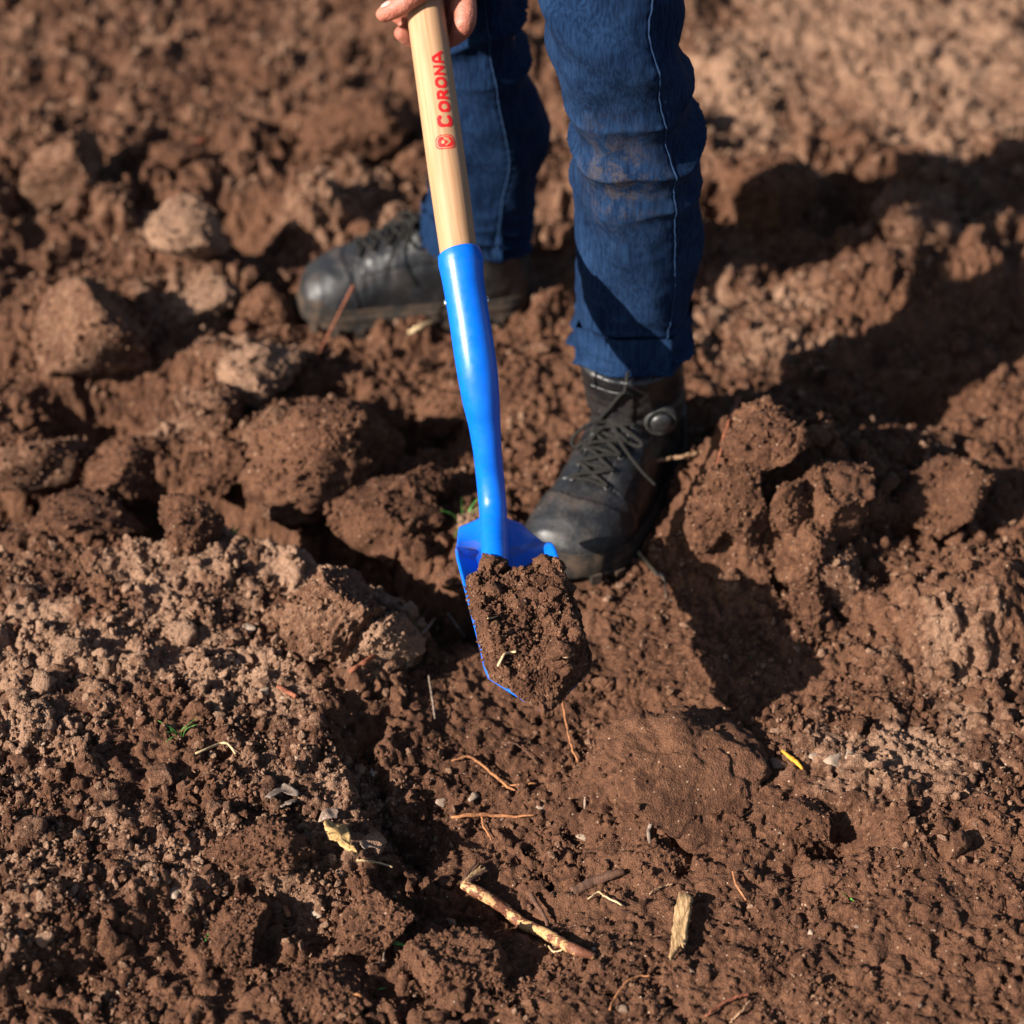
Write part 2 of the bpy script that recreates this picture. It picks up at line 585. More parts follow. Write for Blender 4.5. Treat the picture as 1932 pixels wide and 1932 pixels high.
M_GROUND = soil_mat('soil_ground', ('attr', 'dry'))
gy_, gx_ = np.gradient(H, GY, GX)
slope = np.hypot(gx_, gy_)
steep = (sstep(0.5, 1.6, slope) * near).ravel()
VG = np.stack([X, Y, H], -1).reshape(-1, 3)
NG = np.stack([-gx_, -gy_, np.ones_like(H)], -1).reshape(-1, 3)
NG /= np.linalg.norm(NG, axis=1)[:, None]
sel_ = np.nonzero(steep > 0.02)[0]
q_ = VG[sel_]
disp = 0.0055 * perlin3(q_, 48, 3) + 0.0040 * perlin3(q_, 105, 4) + 0.0022 * perlin3(q_, 230, 6)
VG[sel_] += NG[sel_] * (disp * steep[sel_])[:, None]
ground = mesh_obj('ground', VG, grid_faces(len(GY), len(GX)), M_GROUND)
add_attr(ground, 'dry', dry)
tag(ground, 'dug brown garden soil with a pale dry crust', 'ground', kind='structure')

# ------------------------------------------------------------------ soil clods
def ico(sub):
    bm = bmesh.new()
    bmesh.ops.create_icosphere(bm, subdivisions=sub, radius=1.0)
    V = np.array([v.co[:] for v in bm.verts])
    F = np.array([[v.index for v in f.verts] for f in bm.faces])
    bm.free()
    return V, F
ICO = {k: ico(k) for k in (2, 3, 4, 5, 6)}

def clod_shape(sub, seed, dims, facets=7, rough=1.0):
    V, F = ICO[sub]
    rs = np.random.RandomState(seed)
    P = V.copy()
    for k in range(facets):
        n = rs.normal(size=3)
        n /= np.linalg.norm(n)
        c = rs.uniform(0.42, 0.80)
        e = P @ n - c
        P = P - np.clip(e, 0, None)[:, None] * n * rs.uniform(0.92, 1.0)
    q = P + rs.uniform(-50, 50, 3)
    d = 0.13 * perlin3(q, 1.5, seed) + 0.09 * perlin3(q, 3.3, seed + 1) + 0.07 * rough * (1 - 2 * np.abs(perlin3(q, 6.1, seed + 2)))
    d = d + 0.045 * rough * perlin3(q, 13, seed + 3)
    if sub >= 5:
        d = d + 0.030 * rough * np.abs(perlin3(q, 25, seed + 4)) + 0.02 * rough * perlin3(q, 47, seed + 5)
    # a few pits and cracks
    pit = perlin3(q, 2.4, seed + 7)
    d = d - 0.10 * sstep(0.42, 0.75, pit) - 0.07 * sstep(0.10, 0.0, np.abs(perlin3(q, 1.9, seed + 8)))
    if sub >= 3:
        # broken faces: chunks split off along fractures
        nc_ = 16 if sub >= 4 else 9
        cen_ = rs.normal(size=(nc_, 3))
        cen_ /= np.linalg.norm(cen_, axis=1)[:, None]
        wv = V + 0.16 * np.stack([perlin3(q, 3.0, seed + 31), perlin3(q, 3.0, seed + 32), perlin3(q, 3.0, seed + 33)], -1)
        near_ = np.argmax(wv @ cen_.T, axis=1)
        d = d + rs.uniform(-0.085, 0.065, nc_)[near_]
    P = P * (1 + d)[:, None]
    P = P * np.asarray(dims) / 1.38
    return P, F

CLOD_MAT = {k: soil_mat('soil_clod_%s' % n, k, shift=True) for k, n in ((0.08, 'moist'), (0.38, 'half_dry'), (0.72, 'dry'))}

CL_PTS = []
def clod(xv, yv, w, h, d, label, dryness=0.08, seed=0, sub=5, rotz=0.0, sink=0.35, tilt=(0, 0), group=None, facets=10, back=0.0, rough=1.3, cr=0.35):
    """xv, yv: photo position of the clod's foot; w, d, h: size in metres"""
    V, F = clod_shape(sub, seed, (w, d, h), facets, rough)
    p = hit(xv, yv)
    x, y = p[0], p[1] + d * 0.3 + back
    z = ground_z(x, y)
    M = Matrix.Rotation(rotz, 3, 'Z') @ Matrix.Rotation(tilt[0], 3, 'X') @ Matrix.Rotation(tilt[1], 3, 'Y')
    V = V @ np.array(M).T
    o = mesh_obj('soil_clod', V, F, CLOD_MAT[dryness])
    zs = [ground_z(x + ax * w * 0.3, y + ay * d * 0.3) for ax in (-1, 0, 1) for ay in (-1, 0, 1)]
    z = float(np.mean(zs))
    o.location = (x, y, z + h * (0.5 - sink))
    rs_ = np.random.RandomState(seed)
    upz = V[:, 2] / np.linalg.norm(V / np.array([w, d, h]), axis=1) / h
    idx = np.nonzero(upz > -0.1)[0]
    idx = rs_.choice(idx, int(min(len(idx), 900 * cr * (w * d) / 0.006)))
    CL_PTS.append(np.c_[V[idx] + np.array(o.location), np.full(len(idx), dryness)])
    tag(o, label, 'clod', group)
    return o

BG = 'big clods in the dug field'
clod(610, 905, 0.150, 0.115, 0.12, 'largest rounded brown clod in front of the dark hollow, left of the blue socket', 0.08, 101, 5, 0.3, 0.30, (0.2, -0.2))
clod(730, 1050, 0.105, 0.100, 0.08, 'upright brown clod standing in the trench between the dry crust and the blue blade', 0.08, 102, 5, 0.2, 0.25, (-0.25, 0.1))
clod(480, 760, 0.085, 0.060, 0.07, 'pale flat topped clod resting on the dark clods behind the dry crust', 0.72, 103, 5, 0.1, 0.12, (0.25, 0.1))
clod(685, 305, 0.105, 0.085, 0.09, 'smooth brown angular clod lying alone behind the laced boot that points sideways', 0.08, 104, 5, 0.6, 0.25, (0.2, 0.0), facets=9)
clod(365, 500, 0.085, 0.075, 0.07, 'pale dry clod beside the black pit', 0.72, 105, 4, 0.3, 0.25, (0.1, 0.1))
clod(1460, 425, 0.100, 0.085, 0.08, 'brown clod lying in the shadow band behind the blue trouser leg', 0.08, 106, 5, 0.9, 0.25, (0.1, 0.3))
clod(650, 1225, 0.085, 0.090, 0.06, 'upright blocky clod on the dry crust with a black gap beside it', 0.38, 107, 6, 0.15, 0.30, (-0.1, 0.15), facets=9)
clod(735, 1222, 0.062, 0.060, 0.05, 'pale rounded clod leaning against the upright blocky clod', 0.72, 108, 5, 0.4, 0.28, (0.1, -0.5))
clod(715, 1775, 0.056, 0.042, 0.045, 'rough brown clod standing beside the forked end of the root', 0.08, 109, 6, 0.5, 0.25, (-0.2, 0.1))
clod(1265, 1530, 0.140, 0.055, 0.13, 'broad flat topped slab of smooth brown soil with a black crack along its side', 0.08, 110, 6, 0.45, 0.36, (0.22, -0.12), facets=6, rough=0.55, cr=0.03)
clod(480, 1640, 0.075, 0.045, 0.055, 'dark cracked clod on the dry crust near the curled leaf', 0.08, 111, 6, 0.3, 0.35, (0.1, 0.1))
clod(1545, 1590, 0.050, 0.030, 0.045, 'smooth wedge of brown soil with a black gap at its end', 0.08, 112, 5, 0.4, 0.30, (0.2, 0.1), facets=9)
clod(1445, 900, 0.075, 0.075, 0.06, 'rough clod on top of the soil heap beside the lace up boot', 0.08, 113, 5, 0.8, 0.30, (0.2, 0.2))
clod(1525, 1085, 0.070, 0.060, 0.06, 'pitted clod at the foot of the soil heap right of the shovel shadow', 0.08, 114, 5, 0.2, 0.35, (-0.2, 0.1))
clod(1560, 1010, 0.090, 0.075, 0.06, 'lumpy clod leaning on the far side of the soil heap', 0.08, 115, 5, 0.5, 0.35, (-0.2, -0.2))
clod(1372, 1125, 0.026, 0.024, 0.022, 'small lit clod sticking out of the shadow of the shovel shaft', 0.38, 116, 4, 0.5, 0.15)
clod(345, 1020, 0.060, 0.055, 0.05, 'rounded brown clod at the mouth of the trench behind the dry crust', 0.08, 117, 5, 0.2, 0.25)
clod(560, 985, 0.075, 0.040, 0.05, 'flat brown clod wedged in the trench below the largest clod', 0.38, 118, 5, 0.5, 0.25, (0.2, 0.4))
clod(880, 1130, 0.050, 0.035, 0.04, 'brown clod beside the black gap under the left edge of the blue blade', 0.08, 119, 5, 0.7, 0.25)
clod(850, 830, 0.055, 0.045, 0.05, 'half buried clod between the dark hollow and the blue socket', 0.08, 120, 4, 0.1, 0.4)
clod(900, 1000, 0.045, 0.030, 0.035, 'pale flat clod behind the top edge of the blue blade', 0.72, 121, 4, 0.4, 0.3)
clod(330, 330, 0.060, 0.035, 0.05, 'reddish dark clod above the black pit', 0.08, 122, 4, 0.1, 0.2)
clod(375, 605, 0.080, 0.050, 0.06, 'pale dry clod between the black pit and the sideways boot toe', 0.72, 123, 4, 0.9, 0.3)
clod(500, 600, 0.080, 0.060, 0.06, 'brown clod touching the dark ground before the sideways boot toe', 0.08, 124, 4, 1.2, 0.3)
clod(850, 1880, 0.070, 0.055, 0.06, 'rough faced clod lit on one side beneath the peeled root', 0.08, 125, 6, 0.2, 0.32, (-0.3, 0.2))
clod(610, 1900, 0.075, 0.050, 0.06, 'long ridge shaped brown clod below the dry crust', 0.08, 126, 6, 0.9, 0.4, (-0.2, 0.3))
clod(440, 1790, 0.060, 0.040, 0.05, 'dark crumbling clod under the edge of the dry crust', 0.08, 127, 6, 0.1, 0.4)
clod(1250, 1640, 0.050, 0.030, 0.05, 'crumbly rounded clod in front of the flat topped slab', 0.08, 128, 6, 0.1, 0.45)
clod(1770, 1010, 0.100, 0.080, 0.08, 'big brown clod past the lumpy end of the soil heap', 0.08, 129, 4, 0.3, 0.3)
clod(180, 700, 0.130, 0.100, 0.10, 'big brown clod far along the trench', 0.38, 130, 4, 0.5, 0.3)
clod(150, 1010, 0.090, 0.060, 0.07, 'brown clod in the open end of the trench', 0.08, 131, 4, 0.2, 0.3)
clod(1720, 440, 0.110, 0.085, 0.09, 'brown clod at the edge of the far shadow band', 0.38, 132, 4, 0.2, 0.3)
clod(120, 380, 0.110, 0.085, 0.09, 'pale brown clod far behind the black pit', 0.38, 133, 4, 0.7, 0.3)
clod(250, 985, 0.085, 0.075, 0.06, 'rough clod on the far wall of the trench behind the dry crust', 0.08, 141, 5, 0.4, 0.25, (0.2, 0.2))
clod(430, 945, 0.075, 0.065, 0.05, 'brown clod leaning into the trench beside the green shoots', 0.08, 142, 5, 0.9, 0.25, (-0.3, 0.2))
clod(60, 960, 0.095, 0.075, 0.07, 'dark clod at the far end of the trench', 0.38, 143, 4, 0.2, 0.25, (0.2, 0.2))
clod(520, 850, 0.060, 0.055, 0.05, 'angular clod leaning on the side of the largest clod', 0.38, 144, 5, 1.2, 0.25, (0.3, 0.2))
clod(390, 800, 0.080, 0.065, 0.06, 'broken pale brown clod behind the trench', 0.38, 145, 5, 0.3, 0.28, (0.1, 0.3))
clod(800, 940, 0.050, 0.055, 0.04, 'narrow upright clod right of the clod in the trench', 0.08, 146, 5, 0.8, 0.25, (0.1, -0.2))
clod(1400, 1010, 0.060, 0.085, 0.05, 'steep lit wall of brown soil right against the boot', 0.08, 147, 5, 0.2, 0.35, (-0.2, 0.1))
clod(1330, 1040, 0.050, 0.060, 0.04, 'brown clod wedged under the side of the lace up boot', 0.08, 148, 5, 0.6, 0.30, (0.1, 0.1))
clod(1520, 1150, 0.040, 0.035, 0.04, 'rounded clod in the lower slope of the heap', 0.08, 149, 5, 0.6, 0.30)
clod(1580, 1130, 0.065, 0.045, 0.05, 'cracked dry clod at the outer foot of the heap', 0.38, 150, 5, 0.1, 0.32)
clod(1385, 930, 0.060, 0.060, 0.05, 'jagged clod at the crest of the heap beside the boot heel', 0.08, 151, 5, 1.3, 0.30, (0.3, 0.2), facets=13)
clod(1490, 1000, 0.070, 0.055, 0.05, 'jagged clod filling the middle of the soil heap', 0.08, 152, 5, 0.7, 0.35, (0.1, 0.3), facets=13)
clod(530, 1180, 0.030, 0.022, 0.026, 'small dark stone like clod on the smooth part of the dry crust', 0.38, 134, 4, 0.2, 0.3)

# medium clods, copies of a few shapes, each lying on the soil
rng = random.Random(7)
protos = []
for k in range(7):
    V, F = clod_shape(4, 300 + k, (1.0, 0.85 + 0.05 * k, 0.72), 11)
    for dkey in (0.08, 0.38, 0.72):
        me = None
        o = mesh_obj('small_clod', V, F, CLOD_MAT[dkey])
        protos.append((o, dkey, k))
used = set()
LAB = {0.08: ('small dark brown clod loose on the dug soil', 'small dark clods'),
       0.38: ('small mid brown clod half dried on the soil', 'small mid brown clods'),
       0.72: ('small pale dried clod loose on the soil', 'small pale clods')}
count = 0
tries = 0
while count < 270 and tries < 5000:
    tries += 1
    xv, yv = rng.uniform(-20, 1950), rng.uniform(-20, 1930)
    p = at_z(xv, yv, 0.02)
    x, y = p[0], p[1]
    _, i, j = ground_zs(np.array([x]), np.array([y]))
    dg, fr, dr = float(m_dug[j[0], i[0]]), float(m_far[j[0], i[0]]), float(dry[j[0], i[0]])
    if rng.random() < max(dg * 0.78, float(m_sh[j[0], i[0]])): continue
    clear = True
    for a, b in ((front_toe, front_heel), (back_toe, back_heel)):
        d, t = seg_dist(np.array([x]), np.array([y]), a[0], a[1], b[0], b[1])
        if d[0] < 0.085: clear = False
    if not clear: continue
    s = rng.uniform(0.011, 0.024) * (1 + 0.9 * fr * rng.random())
    dk = 0.72 if dr + rng.uniform(-0.25, 0.25) > 0.62 else (0.38 if dr + rng.uniform(-0.25, 0.25) > 0.34 else 0.08)
    cand = [q for q in protos if q[1] == dk]
    src = rng.choice(cand)
    if src[0].name not in used:
        o = src[0]; used.add(o.name)
    else:
        o = src[0].copy(); COL.objects.link(o)
    o.scale = (s, s, s)
    o.rotation_euler = (rng.uniform(-0.5, 0.5), rng.uniform(-0.5, 0.5), rng.uniform(0, 6.28))
    o.location = (x, y, ground_z(x, y) + s * rng.uniform(0.02, 0.16))
    tag(o, LAB[dk][0], 'clod', LAB[dk][1])
    count += 1
for o, _, _ in protos:
    if o.name not in used: bpy.data.objects.remove(o)

# ------------------------------------------------------------------ crumbs: tens of thousands, scattered by geometry nodes
def crumb_field(name, label, pts, scales, rots, dryv, n_proto, sub, seed, mat, parent=None):
    coll = bpy.data.collections.new(name + '_shapes')
    for k in range(n_proto):
        V, F = clod_shape(sub, seed + k, (1, 0.8 + 0.04 * k, 0.7), 10, 1.7)
        me = bpy.data.meshes.new('crumb')
        me.from_pydata(V.tolist(), [], F.tolist())
        me.polygons.foreach_set('use_smooth', np.ones(len(me.polygons), dtype=bool))
        me.materials.append(mat)
        coll.objects.link(bpy.data.objects.new('crumb', me))
    me = bpy.data.meshes.new(name)
    me.vertices.add(len(pts))
    me.vertices.foreach_set('co', np.asarray(pts, np.float32).ravel())
    for nm, arr in (('size', scales), ('dry', dryv)):
        a = me.attributes.new(nm, 'FLOAT', 'POINT')
        a.data.foreach_set('value', np.asarray(arr, np.float32))
    a = me.attributes.new('turn', 'FLOAT_VECTOR', 'POINT')
    a.data.foreach_set('vector', np.asarray(rots, np.float32).ravel())
    o = bpy.data.objects.new(name, me)
    COL.objects.link(o)
    ng = bpy.data.node_groups.new(name + '_scatter', 'GeometryNodeTree')
    ng.interface.new_socket('Geometry', in_out='INPUT', socket_type='NodeSocketGeometry')
    ng.interface.new_socket('Geometry', in_out='OUTPUT', socket_type='NodeSocketGeometry')
    gi, go = ng.nodes.new('NodeGroupInput'), ng.nodes.new('NodeGroupOutput')
    m2p = ng.nodes.new('GeometryNodeMeshToPoints')
    iop = ng.nodes.new('GeometryNodeInstanceOnPoints')
    ci = ng.nodes.new('GeometryNodeCollectionInfo')
    ci.inputs['Collection'].default_value = coll
    ci.inputs['Separate Children'].default_value = True
    ci.inputs['Reset Children'].default_value = True
    def named(nm, typ):
        nd = ng.nodes.new('GeometryNodeInputNamedAttribute')
        nd.data_type = typ
        nd.inputs['Name'].default_value = nm
        return nd.outputs['Attribute']
    e2r = ng.nodes.new('FunctionNodeEulerToRotation')
    ng.links.new(named('turn', 'FLOAT_VECTOR'), e2r.inputs[0])
    ng.links.new(gi.outputs[0], m2p.inputs['Mesh'])
    ng.links.new(m2p.outputs[0], iop.inputs['Points'])
    ng.links.new(ci.outputs[0], iop.inputs['Instance'])
    iop.inputs['Pick Instance'].default_value = True
    ng.links.new(e2r.outputs[0], iop.inputs['Rotation'])
    ng.links.new(named('size', 'FLOAT'), iop.inputs['Scale'])
    ng.links.new(iop.outputs[0], go.inputs[0])
    md = o.modifiers.new('scatter', 'NODES')
    md.node_group = ng
    if parent is not None: o.parent = parent
    return o

M_CRUMB = soil_mat('soil_crumb', ('inst', 'dry'), shift=True)
rs = np.random.RandomState(5)
NC = 230000
# denser near, thinner far: drawn over the ground area in view
yy = 1.05 + (3.6 - 1.05) * rs.random_sample(NC) ** 1.35
xx = (rs.random_sample(NC) * 2 - 1) * (0.34 + 0.20 * yy)
gz, ii, jj = ground_zs(xx, yy)
crm, dgm = m_crust[jj, ii], m_dug[jj, ii]
clus = fbm(xx, yy, 9, 3, 83)
keep = rs.random_sample(NC) < np.clip(0.22 + 0.42 * crm - 0.14 * dgm + 0.75 * clus, 0.03, 1.0)
for a, b in ((front_toe, front_heel), (back_toe, back_heel)):
    d, t = seg_dist(xx, yy, a[0], a[1], b[0], b[1])
    keep &= d > 0.052
xx, yy, gz, crm, dgm = xx[keep], yy[keep], gz[keep], crm[keep], dgm[keep]
n = len(xx)
sz = 0.0015 + 0.0032 * rs.random_sample(n) ** 2.5 + 0.010 * rs.random_sample(n) ** 10
sz = sz * (1 - 0.25 * dgm) * np.clip(0.9 + 0.35 * (yy - 2.0), 0.85, 1.4)
dv = np.clip(dry[jj, ii][keep] + 0.28 * rs.normal(size=n) + 0.05, 0, 1)
cp = np.concatenate(CL_PTS)
cs = 0.0018 + 0.0030 * rs.random_sample(len(cp)) ** 2 + 0.005 * rs.random_sample(len(cp)) ** 8
pts_all = np.concatenate([np.stack([xx, yy, gz + sz * 0.12], -1), cp[:, :3]])
sz = np.concatenate([sz, cs])
dv = np.concatenate([dv, np.clip(cp[:, 3] + 0.15 * rs.normal(size=len(cp)), 0, 1)])
n = len(pts_all)
crumbs = crumb_field('soil_crumbs', None, pts_all, sz, rs.uniform(0, 6.28, (n, 3)), dv, 8, 3, 500, M_CRUMB)
tag(crumbs, 'loose fine crumbs of soil strewn over the dug ground', 'crumbs', kind='stuff')

# ================================================================== SHOVEL
def nrm(v): return np.asarray(v, float) / np.linalg.norm(v)

t = NT('blue_paint')
vec = t.coord('Object')
nn = t.noise(vec, 55, 3, 0.5)
c = t.mix(t.ramp(nn, 0.3, 0.7), (0.0, 0.105, 0.56), (0.0, 0.122, 0.62))
t.set(Base_Color=c, Roughness=t.ramp(t.noise(vec, 140, 3), 0.3, 0.75, 0.30, 0.46), Specular_IOR_Level=0.45, Coat_Weight=0.0)
t.l(t.bump(t.noise(vec, 420, 2), 0.10, 0.0006), t.p.inputs['Normal'])
M_BLUE = t.m
# the same paint with a film of soil rubbed on
t = NT('soiled_blue_paint')
vec = t.coord('Object')
film = t.math('ADD', t.noise(vec, 45, 5, 0.65), t.math('MULTIPLY', t.noise(vec, 520, 3, 0.6), 0.35))
fm = t.ramp(film, 0.68, 0.95, 0.0, 0.75)
c = t.mix(fm, (0.0, 0.113, 0.59), (0.13, 0.066, 0.038))
t.set(Base_Color=c, Roughness=t.math('ADD', 0.34, t.math('MULTIPLY', fm, 0.5)), Specular_IOR_Level=0.45)
t.l(t.bump(film, 0.2, 0.0008), t.p.inputs['Normal'])
M_BLUE_DIRTY = t.m

t = NT('ash_wood')
vec = t.coord('Object')
mp = t.n('ShaderNodeMapping')
mp.inputs['Scale'].default_value = (1, 1, 0.035)
t.l(vec, mp.inputs[0])
g1 = t.noise(mp.outputs[0], 330, 4, 0.6, 0.4)
g2 = t.noise(mp.outputs[0], 90, 3, 0.55, 0.8)
c = t.mix(t.ramp(g1, 0.35, 0.68), (0.315, 0.170, 0.085), (0.385, 0.225, 0.122))
c = t.mix(t.ramp(g2, 0.42, 0.65, 0.0, 0.55), c, (0.42, 0.258, 0.150))
t.set(Base_Color=c, Roughness=0.55, Specular_IOR_Level=0.3)
t.l(t.bump(g1, 0.12, 0.0006), t.p.inputs['Normal'])
M_WOOD = t.m
M_RED = plain('red_print', (0.62, 0.012, 0.014), 0.5, 0.4, 0.15, 400, 0.0)
M_STEEL = plain('rivet_steel', (0.55, 0.55, 0.53), 0.28, 0.5, 0.2, 200, 0.05, metal=1.0)

# handle axis in space
S_TOP = at_depth(800, 0, 2.14)
S_FER = at_depth(868, 497, 2.065)
AX = nrm(S_TOP - S_FER)                              # up the handle
HLEN0 = np.linalg.norm(S_TOP - S_FER)
TOCAM = nrm(CPOS - 0.5 * (S_TOP + S_FER))
NN = nrm(TOCAM - AX * TOCAM.dot(AX))                 # towards the viewer
RR = np.cross(NN, AX) * 1.0                          # sideways
if RR[0] < 0: RR = -RR

shovel = empty('trenching_shovel', tuple(S_FER))
tag(shovel, 'blue narrow trenching shovel with pale wooden handle held above the dug hollow', 'shovel')
shovel_inv = Matrix.Translation(Vector(S_FER)).inverted()

def part(name, V, F, mat, parent=shovel, smooth=True):
    V = np.asarray(V) - S_FER
    return mesh_obj(name, V, F, mat, parent, smooth)

# --- wooden handle: built along its own z so that the grain follows it
h_local = Matrix((Vector(RR), Vector(-NN) if False else Vector(np.cross(AX, RR)), Vector(AX))).transposed().to_4x4()
zs = np.concatenate([np.linspace(-0.02, HLEN0 + 0.42, 90), [HLEN0 + 0.43, HLEN0 + 0.436, HLEN0 + 0.438]])
def hrad(z):
    return np.interp(z, [-0.02, -0.004, 0.004, 0.1, HLEN0, HLEN0 + 0.42, HLEN0 + 0.43, HLEN0 + 0.436, HLEN0 + 0.438], [0.0100, 0.0150, 0.0192, 0.0204, 0.0203, 0.0178, 0.0165, 0.010, 0.002])
ang = np.linspace(0, 2 * math.pi, 48, endpoint=False)
V = np.concatenate([np.stack([np.cos(ang) * hrad(z), np.sin(ang) * hrad(z), np.full(48, z)], -1) for z in zs])
handle = mesh_obj('handle', V, grid_faces(len(zs), 48, True), M_WOOD, shovel)
handle.matrix_local = h_local

# --- printed lettering, laid on the curved wood
def seg2(px, py, ax, ay, bx, by):
    d, _ = seg_dist(px, py, ax, ay, bx, by)
    return d
def arc(px, py, cx, cy, rx, ry, a0, a1, n=22):
    best = np.full_like(px, 9.0)
    aa = np.linspace(math.radians(a0), math.radians(a1), n)
    for a, b in zip(aa[:-1], aa[1:]):
        best = np.minimum(best, seg2(px, py, cx + rx * math.cos(a), cy + ry * math.sin(a), cx + rx * math.cos(b), cy + ry * math.sin(b)))
    return best
def print_mesh(name, test, x0, x1, y0, y1, z_base, ang0, step=0.00032, up=0.00022):
    """x runs up the handle, y across it (letter tops to the left)"""
    nx, ny = int((x1 - x0) / step), int((y1 - y0) / step)
    gx, gy = np.meshgrid(x0 + (np.arange(nx) + 0.5) * step, y0 + (np.arange(ny) + 0.5) * step, indexing='ij')
    m = test(gx, gy)
    cx, cy = np.nonzero(m)
    idx = {}
    V, F = [], []
    def vid(i, j):
        k = (i, j)
        if k not in idx:
            idx[k] = len(V)
            z = z_base + x0 + i * step
            r = float(hrad(z)) + up
            a = ang0 + 0.60 - (y0 + j * step) / r
            V.append((math.cos(a) * r, math.sin(a) * r, z))
        return idx[k]
    for i, j in zip(cx.tolist(), cy.tolist()):
        F.append((vid(i, j), vid(i + 1, j), vid(i + 1, j + 1), vid(i, j + 1)))
    o = mesh_obj(name, V, F, M_RED, handle)
    return o

# angle of the face seen by the camera, measured in handle axes
nl = h_local.to_3x3().inverted() @ Vector(NN)
ANG_N = math.atan2(nl.y, nl.x)
SG = 1.0
lw = 0.0011
hh = 0.0125
def let_C(x, y): return arc(x, y, 0.0062, 0.0078, 0.0055, 0.0066, 48, 312) < 0.0021
def let_O(x, y): return arc(x, y, 0.0056, 0.0062, 0.0046, 0.0050, 0, 360) < 0.0017
def let_R(x, y):
    d = seg2(x, y, 0.0014, 0.0012, 0.0014, 0.0112)
    d = np.minimum(d, seg2(x, y, 0.0014, 0.0112, 0.0045, 0.0112))
    d = np.minimum(d, arc(x, y, 0.0048, 0.0084, 0.0028, 0.0028, -90, 90))
    d = np.minimum(d, seg2(x, y, 0.0014, 0.0056, 0.0048, 0.0056))
    d = np.minimum(d, seg2(x, y, 0.0046, 0.0056, 0.0084, 0.0012))
    return d < 0.0016
def let_N(x, y):
    d = np.minimum(seg2(x, y, 0.0013, 0.0012, 0.0013, 0.0110), seg2(x, y, 0.0088, 0.0012, 0.0088, 0.0110))
    return np.minimum(d, seg2(x, y, 0.0013, 0.0110, 0.0088, 0.0012)) < 0.00135
def let_A(x, y):
    d = seg2(x, y, 0.0013, 0.0010, 0.0013, 0.0085)
    d = np.minimum(d, arc(x, y, 0.0044, 0.0082, 0.0031, 0.0030, 60, 180))
    d = np.minimum(d, seg2(x, y, 0.0058, 0.0107, 0.0118, 0.0006))
    d = np.minimum(d, seg2(x, y, 0.0018, 0.0045, 0.0086, 0.0040))
    return d < 0.0015
def emblem(x, y):
    # rounded shield, a thin rim and a tulip left open in the middle
    u, v = (x - 0.0085), (y - 0.0105)
    def shield(k):
        return np.abs(u / (0.0082 - k)) ** 3.2 + np.abs(v / (0.0104 - k - 0.05 * u)) ** 3.2 < 1
    rim = shield(0) & ~shield(0.0011)
    body = shield(0.0022)
    dot = np.hypot(u, v - 0.0026) < 0.0021
    pet1 = seg2(u, v, -0.0036, -0.0006, -0.0004, -0.0046) < 0.0010
    pet2 = (seg2(u, v, 0.0036, -0.0002, 0.0006, -0.0048) < 0.0013) | (seg2(u, v, 0.0040, 0.0004, 0.0034, -0.0030) < 0.0012)
    return rim | (body & ~(dot | pet1 | pet2))
pos = 0.0
SHIFT = -0.004
z_c = None
def z_of(xv, yv):
    """distance up the handle of a photo position on its axis"""
    best, bz = 1e9, 0
    for s in np.linspace(0, HLEN0, 400):
        q = S_FER + AX * s - CPOS
        yy_ = 966.0 - (q @ UPV) / (q @ FWD) / PS
        if abs(yy_ - yv) < best: best, bz = abs(yy_ - yv), s
    return bz
z_C0 = z_of(840, 256)
z_A1 = z_of(820, 115)
kk = (z_A1 - z_C0) / 0.0755
adv = [('letter_c', let_C, 0.0, 0.0128), ('letter_o', let_O, 0.0146, 0.0114), ('letter_r', let_R, 0.0276, 0.0098), ('letter_o', let_O, 0.0388, 0.0114),
       ('letter_n', let_N, 0.0518, 0.0102), ('letter_a', let_A, 0.0640, 0.0126)]
for nm, fn, off, wdt in adv:
    f2 = (lambda fn: (lambda x, y: fn(x / kk, (y + (0.0 if fn is let_C else 0.0)))))(fn)
    # letter tops face left in the picture: +y of the letter runs towards -RR
    print_mesh(nm, f2, 0.0, wdt * kk, -0.001, 0.0160, z_C0 + off * kk, ANG_N)
z_E0 = z_of(842, 297)
print_mesh('emblem', emblem, 0.0, 0.0172, 0.0, 0.0212, z_E0, ANG_N)

# --- steel socket: round at the wood, crimped into a narrow bent neck
sock = [(866, 478, 2.0675, 82), (868.5, 488, 2.066, 85), (870, 500, 2.065, 85), (872, 516, 2.0635, 81), (876, 545, 2.061, 77.5), (886, 605, 2.057, 77), (893.5, 655, 2.055, 78),
        (901, 705, 2.056, 77), (907.5, 755, 2.062, 71), (914, 800, 2.071, 61), (919.5, 850, 2.080, 54), (924.5, 900, 2.092, 53), (929.5, 955, 2.095, 52), (932, 1000, 2.080, 52),
        (934, 1045, 2.054, 52), (936, 1068, 2.040, 46), (939, 1086, 2.030, 20)]
cen = np.array([at_depth(a, b, d) for a, b, d, w in sock])
rad = np.array([0.5 * w * PS * d for a, b, d, w in sock])
n = 80
P = spline(cen, n)
R_ = np.interp(np.linspace(0, len(sock) - 1, n), np.arange(len(sock)), rad)
V, F = tube_arrays(P, R_, 40, ref=NN, cap=False)
